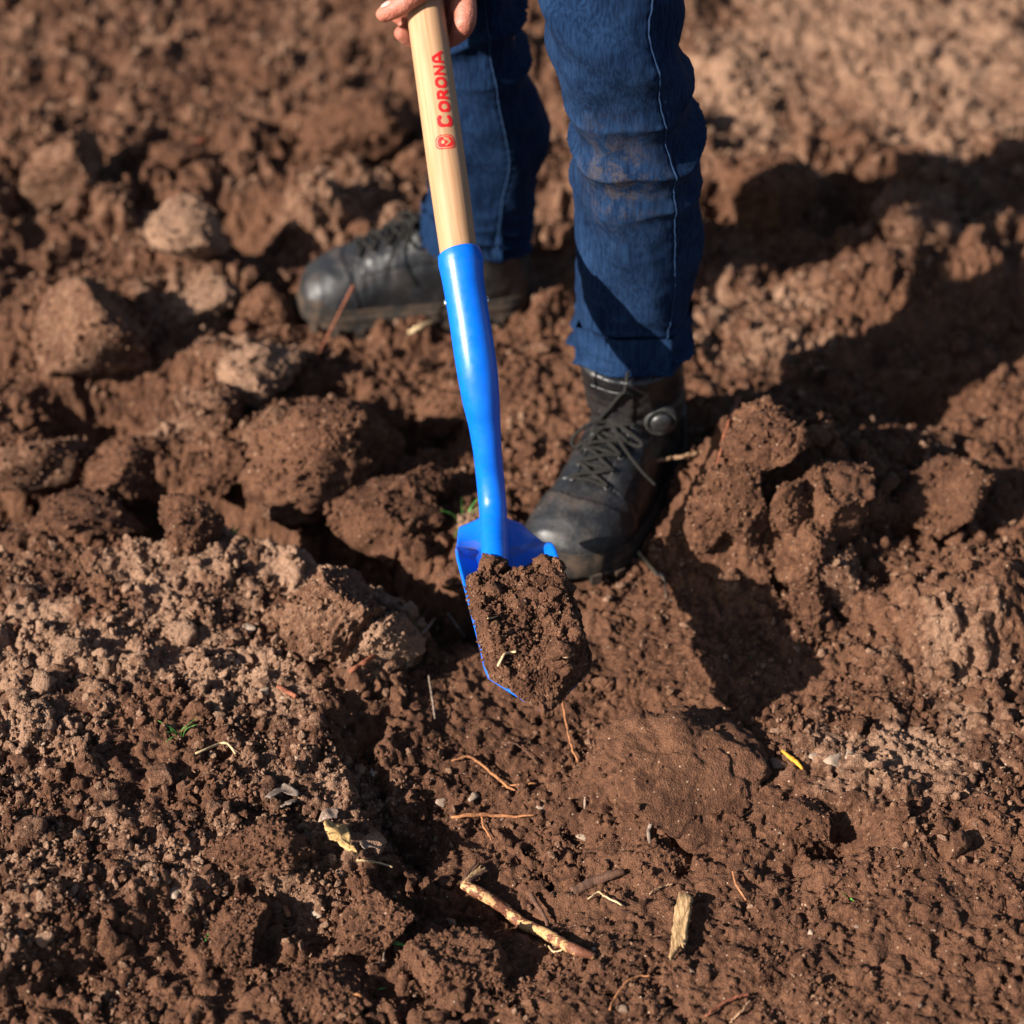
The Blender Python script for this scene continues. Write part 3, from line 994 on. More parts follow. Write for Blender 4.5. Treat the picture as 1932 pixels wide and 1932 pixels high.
# thickness at the mouth
i0 = len(V)
V = np.vstack([V, P[0] + (V[:40] - P[0]) * 0.90, P[4] + (V[160:200] - P[4]) * 0.90])
for j in range(40):
    k = (j + 1) % 40
    F.append((j, i0 + j, i0 + k, k))
    F.append((i0 + j, i0 + 40 + j, i0 + 40 + k, i0 + k))
part('socket', V, F, M_BLUE)
for sx in (-1, 1):
    c0 = at_depth(*((840.5, 572, 2.066) if sx < 0 else (919.5, 566, 2.07)))
    bm = bmesh.new()
    bmesh.ops.create_uvsphere(bm, u_segments=16, v_segments=8, radius=0.0042)
    V = np.array([v.co[:] for v in bm.verts]) * (1, 1, 0.6)
    F = [[v.index for v in f.verts] for f in bm.faces]
    bm.free()
    q = Vector((RR * sx * 0.9 + NN * 0.35)).to_track_quat('Z', 'Y').to_matrix()
    V = V @ np.array(q).T + c0
    part('rivet', V, F, M_STEEL)

# --- blade
B_TOP = at_depth(928, 978, 2.132)
B_TIP = at_depth(1032, 1352, 1.926)
BA = nrm(B_TIP - B_TOP)
BL = np.linalg.norm(B_TIP - B_TOP)
CAMZ = -FWD
b0 = RGT * 1.0 + UPV * 0.05
bz = -(b0 @ BA) / (CAMZ @ BA)
BB = nrm(b0 + CAMZ * bz)
BN = np.cross(BB, BA)
if BN[2] < 0: BN = -BN
def half_w(s):
    return np.interp(s / BL, [0, 0.02, 0.215, 0.26, 0.80, 0.845, 1.0], [0.033, 0.0355, 0.0525, 0.0538, 0.0535, 0.051, 0.0012])
ns, nt = 90, 41
ss = np.linspace(0, BL, ns)
tt = np.linspace(-1, 1, nt)
V = []
def blade_z(s, u):
    trough = 0.016 * np.abs(u) ** 2.4 * sstep(0.0, 0.22, s / BL) * (1 - 0.75 * sstep(0.72, 1.0, s / BL))
    shoulder = -0.017 * np.clip(np.abs(u) - 0.28, 0, 1) * (1 - sstep(0.15, 0.23, s / BL))
    frog = 0.006 * np.exp(-(u / 0.30) ** 2) * (1 - sstep(0.30, 0.62, s / BL))
    return trough + shoulder + frog
for s in ss:
    hw = half_w(s)
    V.append(B_TOP + BA * s + BB * (tt * hw)[:, None] + BN * blade_z(s, tt)[:, None])
V = np.concatenate(V)
blade = part('blade', V, grid_faces(ns, nt), M_BLUE_DIRTY)
sm = blade.modifiers.new('thickness', 'SOLIDIFY')
sm.thickness = 0.0026
sm.offset = -1.0

# ================================================================== SOIL ON THE BLADE
t_n, s_n = 110, 230
sv = np.linspace(0.060, BL * 1.012, s_n)
V = []
S_, T_ = np.meshgrid(sv, np.linspace(-1, 1, t_n), indexing='ij')
HW = half_w(np.clip(S_, 0, BL * 0.985))
# the load hangs over the lower side and stops short of the steel rim on the other one
left = -0.985 - 0.030 * perlin(S_ * 60, S_ * 0 + 3.1, 5)
right = 1.02 + 0.10 * perlin(S_ * 38, S_ * 0 + 1.7, 6) - 0.05 * sstep(0.75, 1.0, S_ / BL)
U_ = left + (right - left) * (T_ * 0.5 + 0.5)
LX, LY = U_ * HW, S_
e_side = sstep(0.0, 0.09, (U_ - left) / (right - left)) * sstep(0.0, 0.20, (right - U_) / (right - left))
front_line = 0.093 - 0.006 * U_ + 0.016 * np.exp(-((U_ - 0.15) / 0.28) ** 2) - 0.012 * np.exp(-((U_ + 0.45) / 0.25) ** 2) + 0.004 * perlin(LX * 120, LX * 0, 8)
e_top = sstep(0.0, 0.022, S_ - front_line)
e_tip = sstep(0.0, 0.05, BL * 1.0 - S_ - 0.002 * perlin(LX * 150, LX * 0 + 9, 3))
body = (0.013 + 0.019 * (U_ - left) / (right - left)) * np.clip(e_side, 0, 1) ** 0.7 * np.clip(e_tip, 0, 1) ** 0.8 * (0.45 + 0.55 * sstep(0.05, 0.13, S_))
body = body * (0.90 + 0.25 * fbm(LX, LY, 22, 3, 71)) + 0.006 * e_side
lump = 0.45 * lumps(LX, LY, 0.034, 91, 0.45, 0.95, 0.5, 0.9) + 0.75 * lumps(LX, LY, 0.015, 92, 0.4, 0.95, 0.5, 0.85) + 0.7 * lumps(LX, LY, 0.0066, 93, 0.4, 0.95, 0.5, 0.85) + 0.6 * lumps(LX, LY, 0.0032, 94, 0.45, 0.95, 0.4, 0.9)
ht = (body + lump * np.clip(e_side * e_tip + 0.25, 0, 1) + 0.0012 * fbm(LX, LY, 300, 2, 95)) * e_top
ht = np.maximum(ht, 0.010 * e_top * e_side * e_tip) - 0.004 * (1 - e_top)
base = blade_z(S_, np.clip(U_, -1, 1)) + 0.0006
Ztop = base + ht
drop = np.clip(U_ - 1.0, 0, None) * 0.10
Ztop = Ztop - drop
top = B_TOP + S_[..., None] * BA + LX[..., None] * BB + Ztop[..., None] * BN
bot = B_TOP + S_[..., None] * BA + LX[..., None] * BB + (np.minimum(base - 0.0008, Ztop - 0.001) - 0.016 * sstep(0.98, 1.1, U_) * (1 - sstep(0.65, 0.85, S_ / BL)))[..., None] * BN
hasv = np.concatenate([top.reshape(-1, 3), bot.reshape(-1, 3)])
nq = s_n * t_n
F = [grid_faces(s_n, t_n)]
fb = grid_faces(s_n, t_n)[:, ::-1] + nq
F.append(fb)
rim = list(range(t_n)) + [i * t_n + t_n - 1 for i in range(1, s_n)] + [(s_n - 1) * t_n + j for j in range(t_n - 2, -1, -1)] + [i * t_n for i in range(s_n - 2, 0, -1)]
rim = np.array(rim)
r2 = np.roll(rim, -1)
F.append(np.stack([r2, rim, rim + nq, r2 + nq], -1))
M_HEAP = soil_mat('soil_heap', 0.10)
heap_loc = B_TOP + BA * (BL * 0.5)
heap = mesh_obj('soil_load', hasv - heap_loc, np.concatenate(F), M_HEAP)
heap.location = tuple(heap_loc)
tag(heap, 'moist crumbly brown soil heaped on the blue shovel blade', 'soil')
rs = np.random.RandomState(12)
# clods standing proud of the load
lst = []
def surf(s, u):
    i = int(np.clip(np.searchsorted(sv, s), 0, s_n - 1))
    j = int(np.clip((u - left[i, 0]) / (right[i, 0] - left[i, 0]) * (t_n - 1), 0, t_n - 1))
    return top[i, j]
for k in range(70):
    s = rs.uniform(0.09, BL * 0.93)
    u = rs.uniform(-0.7, 0.95)
    if k < 14: u = rs.uniform(0.4, 0.98)
    if k > 38: s, u = rs.uniform(0.095, 0.11), rs.uniform(-0.7, 0.9)
    r = rs.uniform(0.0035, 0.0085) * (1.0 if k % 9 else 1.5)
    V, F2 = clod_shape(4, 700 + k, (r * 2, r * 1.8, r * 1.6), 7, 1.8)
    lst.append((V + surf(s, u) - BN * r * 0.25 - heap_loc, F2))
off = 0
VV, FF = [], []
for v, f in lst:
    VV.append(v); FF.append(f + off); off += len(v)
lump_o = mesh_obj('clods', np.vstack(VV), np.vstack(FF), M_HEAP, heap)
tag(lump_o, kind='stuff')
pts = np.array([surf(rs.uniform(0.098, BL * 0.97), rs.uniform(-0.99, 1.12)) for _ in range(7500)])
szs = 0.0013 + 0.0032 * rs.random_sample(len(pts)) ** 3
hc = crumb_field('crumbs', None, pts + BN * szs[:, None] * 0.2 - heap_loc, szs, rs.uniform(0, 6.28, (len(pts), 3)), np.clip(0.16 + 0.15 * rs.normal(size=len(pts)), 0, 1), 6, 3, 540, M_CRUMB, heap)
tag(hc, kind='stuff')

# ================================================================== PERSON
def leather(name, dust, r0=0.34):
    t = NT(name)
    vec = t.coord('Object')
    n1 = t.noise(vec, 30, 5, 0.6)
    n2 = t.noise(vec, 260, 3, 0.6)
    c = t.mix(t.ramp(n2, 0.35, 0.7), (0.0055, 0.0057, 0.0068), (0.012, 0.012, 0.013))
    c = t.mix(t.ramp(t.math('ADD', n1, t.math('MULTIPLY', n2, 0.35)), 0.62, 0.95, 0.0, dust), c, (0.13, 0.082, 0.055))
    t.set(Base_Color=c, Roughness=t.ramp(n1, 0.3, 0.7, r0, r0 + 0.2), Specular_IOR_Level=0.5)
    b = t.bump(t.noise(vec, 75, 4, 0.6), 0.25, 0.003)
    t.l(t.bump(n2, 0.25, 0.0008, b), t.p.inputs['Normal'])
    return t.m
M_LEATHER = leather('black_leather', 0.12)
M_TOECAP = leather('scuffed_toe_leather', 0.22, 0.44)
M_RUBBER = plain('dusty_rubber', (0.055, 0.036, 0.025), 0.85, 0.2, 0.3, 60, 0.4, col2=(0.015, 0.014, 0.013))
M_LACE = plain('black_lace', (0.020, 0.018, 0.016), 0.9, 0.2, 0.4, 500, 0.5)
M_DIAL = plain('dull_metal', (0.10, 0.10, 0.10), 0.4, 0.5, 0.3, 300, 0.1, metal=0.8)
M_DIALRING = plain('grey_plastic', (0.035, 0.035, 0.032), 0.5, 0.4, 0.3, 300, 0.1)
M_SKIN = None
t = NT('skin')
vec = t.coord('Object')
n1 = t.noise(vec, 60, 4, 0.55)
n2 = t.noise(vec, 400, 3, 0.6)
c = t.mix(t.ramp(n1, 0.3, 0.7), (0.30, 0.095, 0.062), (0.40, 0.150, 0.100))
t.set(Base_Color=c, Roughness=0.48, Specular_IOR_Level=0.4, Subsurface_Weight=0.12, Subsurface_Radius=(0.010, 0.004, 0.002), Subsurface_Scale=0.4)
b = t.bump(n2, 0.5, 0.0012)
t.l(t.bump(t.noise(vec, 150, 4, 0.6, 0.6), 0.55, 0.004, b), t.p.inputs['Normal'])
M_SKIN = t.m
M_NAIL = plain('fingernail', (0.55, 0.33, 0.27), 0.28, 0.5, 0.1, 200, 0.0)
M_HAIR = plain('dark_hair', (0.03, 0.02, 0.014), 0.6, 0.4, 0.4, 300, 0.6)
M_SHIRT = plain('dark_shirt', (0.03, 0.034, 0.04), 0.9, 0.2, 0.3, 200, 0.4)

def denim(name):
    t = NT(name)
    vec = t.coord('Object')
    mp = t.n('ShaderNodeMapping')
    mp.inputs['Scale'].default_value = (1, 1, 0.10)
    t.l(vec, mp.inputs[0])
    slub = t.noise(mp.outputs[0], 360, 4, 0.7)
    n1 = t.noise(vec, 26, 4, 0.6)
    fade = t.attr('fade')
    c = t.mix(t.ramp(slub, 0.36, 0.66), (0.0019, 0.0066, 0.0220), (0.0066, 0.0195, 0.0530))
    c = t.mix(t.math('MULTIPLY', t.math('MULTIPLY', t.ramp(n1, 0.35, 0.72, 0.10, 0.55), fade, True), t.ramp(slub, 0.3, 0.7, 0.5, 1.2)), c, (0.0160, 0.0390, 0.0920))
    dust = t.attr('dust')
    dm = t.math('MULTIPLY', dust, t.ramp(t.math('ADD', t.noise(vec, 60, 4, 0.65), t.math('MULTIPLY', t.noise(vec, 420, 2, 0.6), 0.35)), 0.58, 0.86), True)
    c = t.mix(t.math('MULTIPLY', dm, 0.45), c, (0.10, 0.070, 0.038))
    t.set(Base_Color=c, Roughness=0.95, Specular_IOR_Level=0.06)
    b = t.bump(slub, 0.35, 0.0009)
    b = t.bump(t.noise(vec, 900, 2), 0.3, 0.0006, b)
    t.l(b, t.p.inputs['Normal'])
    return t.m
M_DENIM = denim('blue_denim')
M_THREAD = plain('seam_thread', (0.014, 0.034, 0.078), 0.95, 0.05, 0.5, 420, 0.5, col2=(0.018, 0.036, 0.08))

person = empty('person', (0.02, 2.0, 0.0))
PO = np.array([0.02, 2.0, 0.0])
tag(person, 'person in blue jeans and black lace up boots gripping the shovel handle', 'person')

# ---------------------------------------------------------------- boots
def loft(rings, cap=True):
    n = len(rings)
    k = len(rings[0])
    V = np.concatenate(rings)
    F = [tuple(f) for f in grid_faces(n, k, True)]
    if cap:
        V = np.vstack([V, np.mean(rings[0], 0), np.mean(rings[-1], 0)])
        a, b = len(V) - 2, len(V) - 1
        for j in range(k):
            F.append((a, (j + 1) % k, j))
            F.append((b, (n - 1) * k + j, (n - 1) * k + (j + 1) % k))
    return V, F

ST_Y = [-0.098, -0.092, -0.075, -0.04, 0.0, 0.045, 0.085, 0.12, 0.150, 0.172, 0.188, 0.196, 0.199]
ST_W = [0.020, 0.033, 0.044, 0.050, 0.052, 0.0535, 0.0555, 0.057, 0.0555, 0.050, 0.039, 0.025, 0.009]
ST_Z = [0.075, 0.095, 0.118, 0.135, 0.137, 0.129, 0.113, 0.097, 0.087, 0.078, 0.067, 0.055, 0.041]
ST_X = [0.0, 0.0, 0.0, 0.001, 0.002, 0.003, 0.003, 0.001, -0.004, -0.008, -0.011, -0.013, -0.014]     # toe sweeps to the inner side

def make_boot(parent, side, heading, pos, z, pitch=0.0, lean=0.03, with_dial=False, scale=0.95, roll=0.0):
    """side +1: outer side on +x; the toe points along +y of the boot"""
    ys = np.linspace(-0.098, 0.199, 46)
    rings = []
    a = np.linspace(0, 2 * math.pi, 48, endpoint=False)
    for y in ys:
        w, zt, xc = np.interp(y, ST_Y, ST_W), np.interp(y, ST_Y, ST_Z), np.interp(y, ST_Y, ST_X) * side
        ca, sa = np.cos(a), np.sin(a)
        zc, zb = 0.030, 0.016
        up = sa > 0
        hgt = np.where(up, zt - zc, zc - zb)
        pw = np.where(up, 0.88, 0.6)
        xs = xc + w * np.sign(ca) * np.abs(ca) ** 0.82
        zz = zc + np.sign(sa) * np.abs(sa) ** pw * hgt
        rings.append(np.stack([xs, np.full(48, y), zz], -1))
    A = loft(rings)
    rings = []
    for zz in np.linspace(0.05, 0.205, 18):
        k = (zz - 0.05) / 0.155
        rx = 0.052 + 0.008 * k ** 1.2
        ry = 0.058 - 0.002 * k + 0.006 * k * k
        cy = -0.042 + lean * k
        rings.append(np.stack([rx * np.cos(a), cy + ry * np.sin(a) * np.where(np.sin(a) > 0, 1.0, 0.95), np.full(48, zz)], -1))
    B = loft(rings)
    # padded collar
    col = [np.array([0.0505 * math.cos(q), -0.042 + lean + 0.0545 * math.sin(q), 0.190 + 0.006 * math.sin(q)]) for q in np.linspace(0, 2 * math.pi, 40)]
    C = tube_arrays(col, 0.0075, 10, cap=False)
    V, F = join_arrays([A, B])
    boot = remesh('boot', V, F, 0.0026, 8, M_LEATHER, parent)
    me = boot.data
    co = np.empty(len(me.vertices) * 3, np.float32)
    me.vertices.foreach_get('co', co)
    co = co.reshape(-1, 3).astype(float)
    nn_ = np.array([v.normal[:] for v in me.vertices])
    # flex creases across the vamp, crumpled shaft, a stepped seam at the toe
    q = co + 3.7
    flex = np.exp(-((co[:, 1] - 0.10 - 0.10 * np.abs(co[:, 0])) / 0.030) ** 2) * sstep(0.04, 0.07, co[:, 2])
    d = 0.0008 * flex * (0.4 + perlin3(q, 40, 14)) * np.sin(co[:, 1] * 420 + 40 * np.abs(co[:, 0]) + 2 * perlin3(q, 30, 4))
    d += 0.0030 * perlin3(q, 22, 8) * sstep(0.10, 0.14, co[:, 2]) + 0.0012 * perlin3(q, 60, 3)
    ank = sstep(0.105, 0.13, co[:, 2]) * sstep(0.17, 0.15, co[:, 2])
    d += 0.0016 * ank * np.sin(co[:, 2] * 250 + 3 * perlin3(q, 18, 6))
    co = co + nn_ * d[:, None]
    me.vertices.foreach_set('co', co.astype(np.float32).ravel())
    me.update()
    M = Matrix.Translation(Vector((pos[0], pos[1], z)) - Vector(PO)) @ Matrix.Rotation(heading, 4, 'Z') @ Matrix.Rotation(pitch, 4, 'X') @ Matrix.Rotation(roll, 4, 'Y') @ Matrix.Scale(scale, 4)
    boot.matrix_local = M
    tree = BVHTree.FromObject(boot, bpy.context.evaluated_depsgraph_get())
    # overlays cut from the surface
    fc = np.array([p.center[:] for p in me.polygons])
    fv = [tuple(p.vertices) for p in me.polygons]
    def panel(name, sel, out, mat):
        idx = np.nonzero(sel)[0]
        vs = sorted({v for i in idx for v in fv[i]})
        mp = {v: k for k, v in enumerate(vs)}
        PV = co[vs] + nn_[vs] * out
        o = mesh_obj(name, PV, [tuple(mp[v] for v in fv[i]) for i in idx], mat, boot)
        m = o.modifiers.new('t', 'SOLIDIFY')
        m.thickness = 0.0020
        m.offset = -1
        return o
    X_, Y_, Z_ = fc[:, 0], fc[:, 1], fc[:, 2]
    panel('toe_cap', (Y_ > 0.142 - 6.0 * X_ ** 2) & (Z_ > 0.022), 0.0016, M_TOECAP)
    panel('heel_counter', (Y_ < -0.045 + 0.25 * (Z_ - 0.03)) & (Z_ > 0.022) & (Z_ < 0.105), 0.0015, M_LEATHER)
    front = (Y_ > 0.0) & (Y_ < 0.118) & (Z_ > 0.05)
    stay = np.abs(np.abs(X_) - 0.029) < 0.0115
    panel('eyestay', front & stay & (Z_ > 0.066), 0.0014, M_LEATHER)
    panel('rand', (Z_ < 0.041 + 0.012 * sstep(0.13, 0.18, Y_)) & (Z_ > 0.018), 0.0024, M_RUBBER)
    # sole
    th = np.linspace(0, 2 * math.pi, 96, endpoint=False)
    yy_ = 0.0505 + 0.155 * np.cos(th)
    ww = np.interp(np.clip(yy_, -0.098, 0.199), ST_Y, ST_W) + 0.0065
    ww = np.where((yy_ < -0.097) | (yy_ > 0.1985), 0.006, ww)
    xx_ = np.interp(yy_, ST_Y, ST_X) * side + np.sign(np.sin(th)) * ww * np.abs(np.sin(th)) ** 0.10 * np.where(np.abs(np.sin(th)) < 0.2, np.abs(np.sin(th)) / 0.2, 1) ** 0.35
    ring = np.stack([xx_, yy_, yy_ * 0], -1)
    cen_ = ring.mean(0)
    toe_up = 0.014 * sstep(0.12, 0.21, yy_) ** 1.5
    def lev(zv, sc):
        r = cen_ + (ring - cen_) * sc
        r[:, 2] = zv + toe_up * (1 - zv * 14)
        return r
    sV, sF = loft([lev(0.009, 0.955), lev(0.010, 0.985), lev(0.016, 0.995), lev(0.018, 0.975), lev(0.024, 0.975), lev(0.026, 0.995), lev(0.031, 0.975), lev(0.033, 0.93)])
    mesh_obj('sole', sV, sF, M_RUBBER, boot)
    # tread lugs
    lv, lf = [], []
    def lug(c, tdir, wl, dl, hl, zb):
        nx = np.array([-tdir[1], tdir[0], 0])
        b = len(lv)
        for zz in (zb, zb + hl):
            sc = 0.86 if zz == zb else 1.0
            for s1, s2 in ((-1, -1), (1, -1), (1, 1), (-1, 1)):
                lv.append(c + tdir * s1 * wl * sc + nx * s2 * dl * sc + np.array([0, 0, zz]))
        for f in ((0, 3, 2, 1), (4, 5, 6, 7), (0, 1, 5, 4), (1, 2, 6, 5), (2, 3, 7, 6), (3, 0, 4, 7)):
            lf.append(tuple(b + i for i in f))
    for i in range(0, 96, 4):
        p = cen_ + (ring[i] - cen_) * 0.955
        tg = ring[(i + 1) % 96] - ring[i - 1]
        L = np.linalg.norm(tg)
        if L < 1e-6: continue
        lug(np.array([p[0], p[1], 0]), tg / L, 0.0062, 0.008, 0.014, toe_up[i])
    for y in np.arange(-0.07, 0.16, 0.026):
        if 0.0 < y < 0.03: continue
        for x in (-0.014, 0.014):
            lug(np.array([x + np.interp(y, ST_Y, ST_X) * side, y, 0]), np.array([1.0, 0, 0]), 0.010, 0.008, 0.012, 0.014 * float(sstep(0.12, 0.21, y)))
    mesh_obj('tread', np.array(lv), lf, M_RUBBER, boot, smooth=False)
    # eyelets and laces
    def front_pt(x, k, lift=0.0):
        y0 = 0.112 - 0.085 * k
        z0 = 0.085 + 0.055 * k
        o_ = Vector((x, y0 + 0.10, z0 + 0.13))
        h, nr, _, _ = tree.ray_cast(o_, Vector((0, -0.61, -0.79)))
        if h is None: h, nr = Vector((x, y0, z0)), Vector((0, 0.6, 0.8))
        return np.array(h) + np.array(nr) * lift
    pairs = [(front_pt(-0.021, k, 0.001), front_pt(0.021, k, 0.001)) for k in (0.0, 0.2, 0.4, 0.6, 0.8)]
    for l, r in pairs:
        for p in (l, r):
            nr = np.array(tree.find_nearest(Vector(p))[1])
            e1 = nrm(np.cross(nr, [0.3, 0.2, 1.0])); e2 = np.cross(nr, e1)
            loop = [p + nr * 0.0012 + 0.0033 * (math.cos(q) * e1 + math.sin(q) * e2) for q in np.linspace(0, 2 * math.pi, 13)]
            tube('eyelet', loop, 0.0011, M_DIAL, boot, sides=6, cap=False)
    def lace_path(pts, n=18, lift=0.0032):
        P_ = spline(pts, n)
        out = []
        for p in P_:
            loc, nr, _, dd = tree.find_nearest(Vector(p))
            out.append(np.array(loc) + np.array(nr) * lift)
        return np.array(out)
    for i in range(len(pairs)):
        l, r = pairs[i]
        tube('lace', lace_path([l, 0.5 * (l + r), r]), 0.0022, M_LACE, boot, sides=7)
        if i + 1 < len(pairs):
            l2, r2 = pairs[i + 1]
            tube('lace', lace_path([l, 0.5 * (l + r2), r2], lift=0.0045), 0.0022, M_LACE, boot, sides=7)
            tube('lace', lace_path([r, 0.5 * (r + l2), l2], lift=0.0060), 0.0022, M_LACE, boot, sides=7)
    def clear_of(P_, lift):
        out = []
        for p in P_:
            loc, nr_, _, dd = tree.find_nearest(Vector(p))
            loc, nr_ = np.array(loc), np.array(nr_)
            h_ = (p - loc) @ nr_
            out.append(p if h_ > lift else loc + nr_ * lift)
        return np.array(out)
    # bow at the throat
    k0 = 0.5 * (pairs[-1][0] + pairs[-1][1])
    nr = np.array(tree.find_nearest(Vector(k0))[1])
    dn = nrm(np.array([0, 0.8, -0.6]))
    sx = np.array([1.0, 0, 0])
    kc = k0 + nr * 0.006
    tube('lace_knot', [kc - sx * 0.006, kc + nr * 0.003, kc + sx * 0.006], [0.004, 0.0055, 0.004], M_LACE, boot, sides=8)
    for s, spread, drop in ((1, 0.034, 0.040), (-1, 0.044, 0.020)):
        lp = [kc, kc + sx * s * spread * 0.5 + dn * drop * 0.2 + nr * 0.010, kc + sx * s * spread + dn * drop * 0.75 + nr * 0.006, kc + sx * s * spread * 0.85 + dn * drop + nr * 0.004, kc + sx * s * spread * 0.35 + dn * drop * 0.65 + nr * 0.006, kc]
        tube('lace_loop', clear_of(spline(lp, 34), 0.005), 0.0024, M_LACE, boot, sides=7)
    for s, spread, drop in ((-1, 0.068, 0.058), (1, 0.020, 0.050)):
        lp = [kc, kc + sx * s * spread * 0.35 + dn * drop * 0.35 + nr * 0.010, kc + sx * s * spread * 0.75 + dn * drop * 0.75 + nr * 0.006, kc + sx * s * spread + dn * drop + nr * (-0.004)]
        tube('lace_end', clear_of(spline(lp, 24), 0.0035), np.linspace(0.0023, 0.0017, 24), M_LACE, boot, sides=7)
    # strand rising to the cuff
    top_ = [pairs[-1][1], front_pt(-0.010, 1.0, 0.006), front_pt(-0.018, 1.2, 0.006)]
    tube('lace', lace_path(top_, 16, 0.0065), 0.0022, M_LACE, boot, sides=7)
    panel('tongue', (np.abs(X_) < 0.019 + 0.10 * np.clip(Z_ - 0.13, 0, 1)) & (Y_ > -0.01) & (Z_ > 0.128) & (Z_ < 0.188), 0.0034, M_LEATHER)
    if with_dial:
        o_ = Vector((side * 0.15, 0.020 + lean * 0.6, 0.140))
        h, nr, _, _ = tree.ray_cast(o_, Vector((-side, -0.25, -0.05)).normalized())
        if h is None: h, nr = Vector((side * 0.045, 0.0, 0.135)), Vector((side, 0.3, 0))
        p = np.array(h) + np.array(nr) * 0.002; nr = nrm(np.array(nr) + np.array([0, 0.55, 0.15]))
        def disc(rads, hts):
            e1 = nrm(np.cross(nr, [0, 0, 1.0])); e2 = np.cross(nr, e1)
            qs = np.linspace(0, 2 * math.pi, 36, endpoint=False)
            rg = [p + nr * hh_ + rr_ * (np.cos(qs)[:, None] * e1 + np.sin(qs)[:, None] * e2) for rr_, hh_ in zip(rads, hts)]
            return loft(rg)
        v, f = disc([0.0135, 0.0185, 0.0190, 0.0180, 0.0150, 0.0140], [-0.006, -0.004, 0.003, 0.006, 0.0065, 0.004])
        dl = mesh_obj('dial', v, f, M_DIALRING, boot)
        v, f = disc([0.0125, 0.0125, 0.0110, 0.004], [0.003, 0.0085, 0.0105, 0.0110])
        mesh_obj('dial_cap', v, f, M_DIAL, boot)
    return boot

ft, fs = at_z(1064, 1056, 0.03), at_z(1196, 690, 0.17)
fdir = nrm((ft - fs)[:2])
fhead = math.atan2(-fdir[0], fdir[1])
fpos = ft[:2] - fdir * (0.190 * 1.03)
front_boot = make_boot(person, -1, fhead, fpos, BOOT_Z[0], lean=0.052, with_dial=True, scale=1.03)
bt, bh = at_z(572, 562, 0.03), at_z(1010, 530, 0.04)
bdir = nrm((bt - bh)[:2])
bhead = math.atan2(-bdir[0], bdir[1])
bpos = bt[:2] - bdir * (0.195 * 1.04)
back_boot = make_boot(person, 1, bhead, bpos, BOOT_Z[1], lean=0.01, scale=1.04)

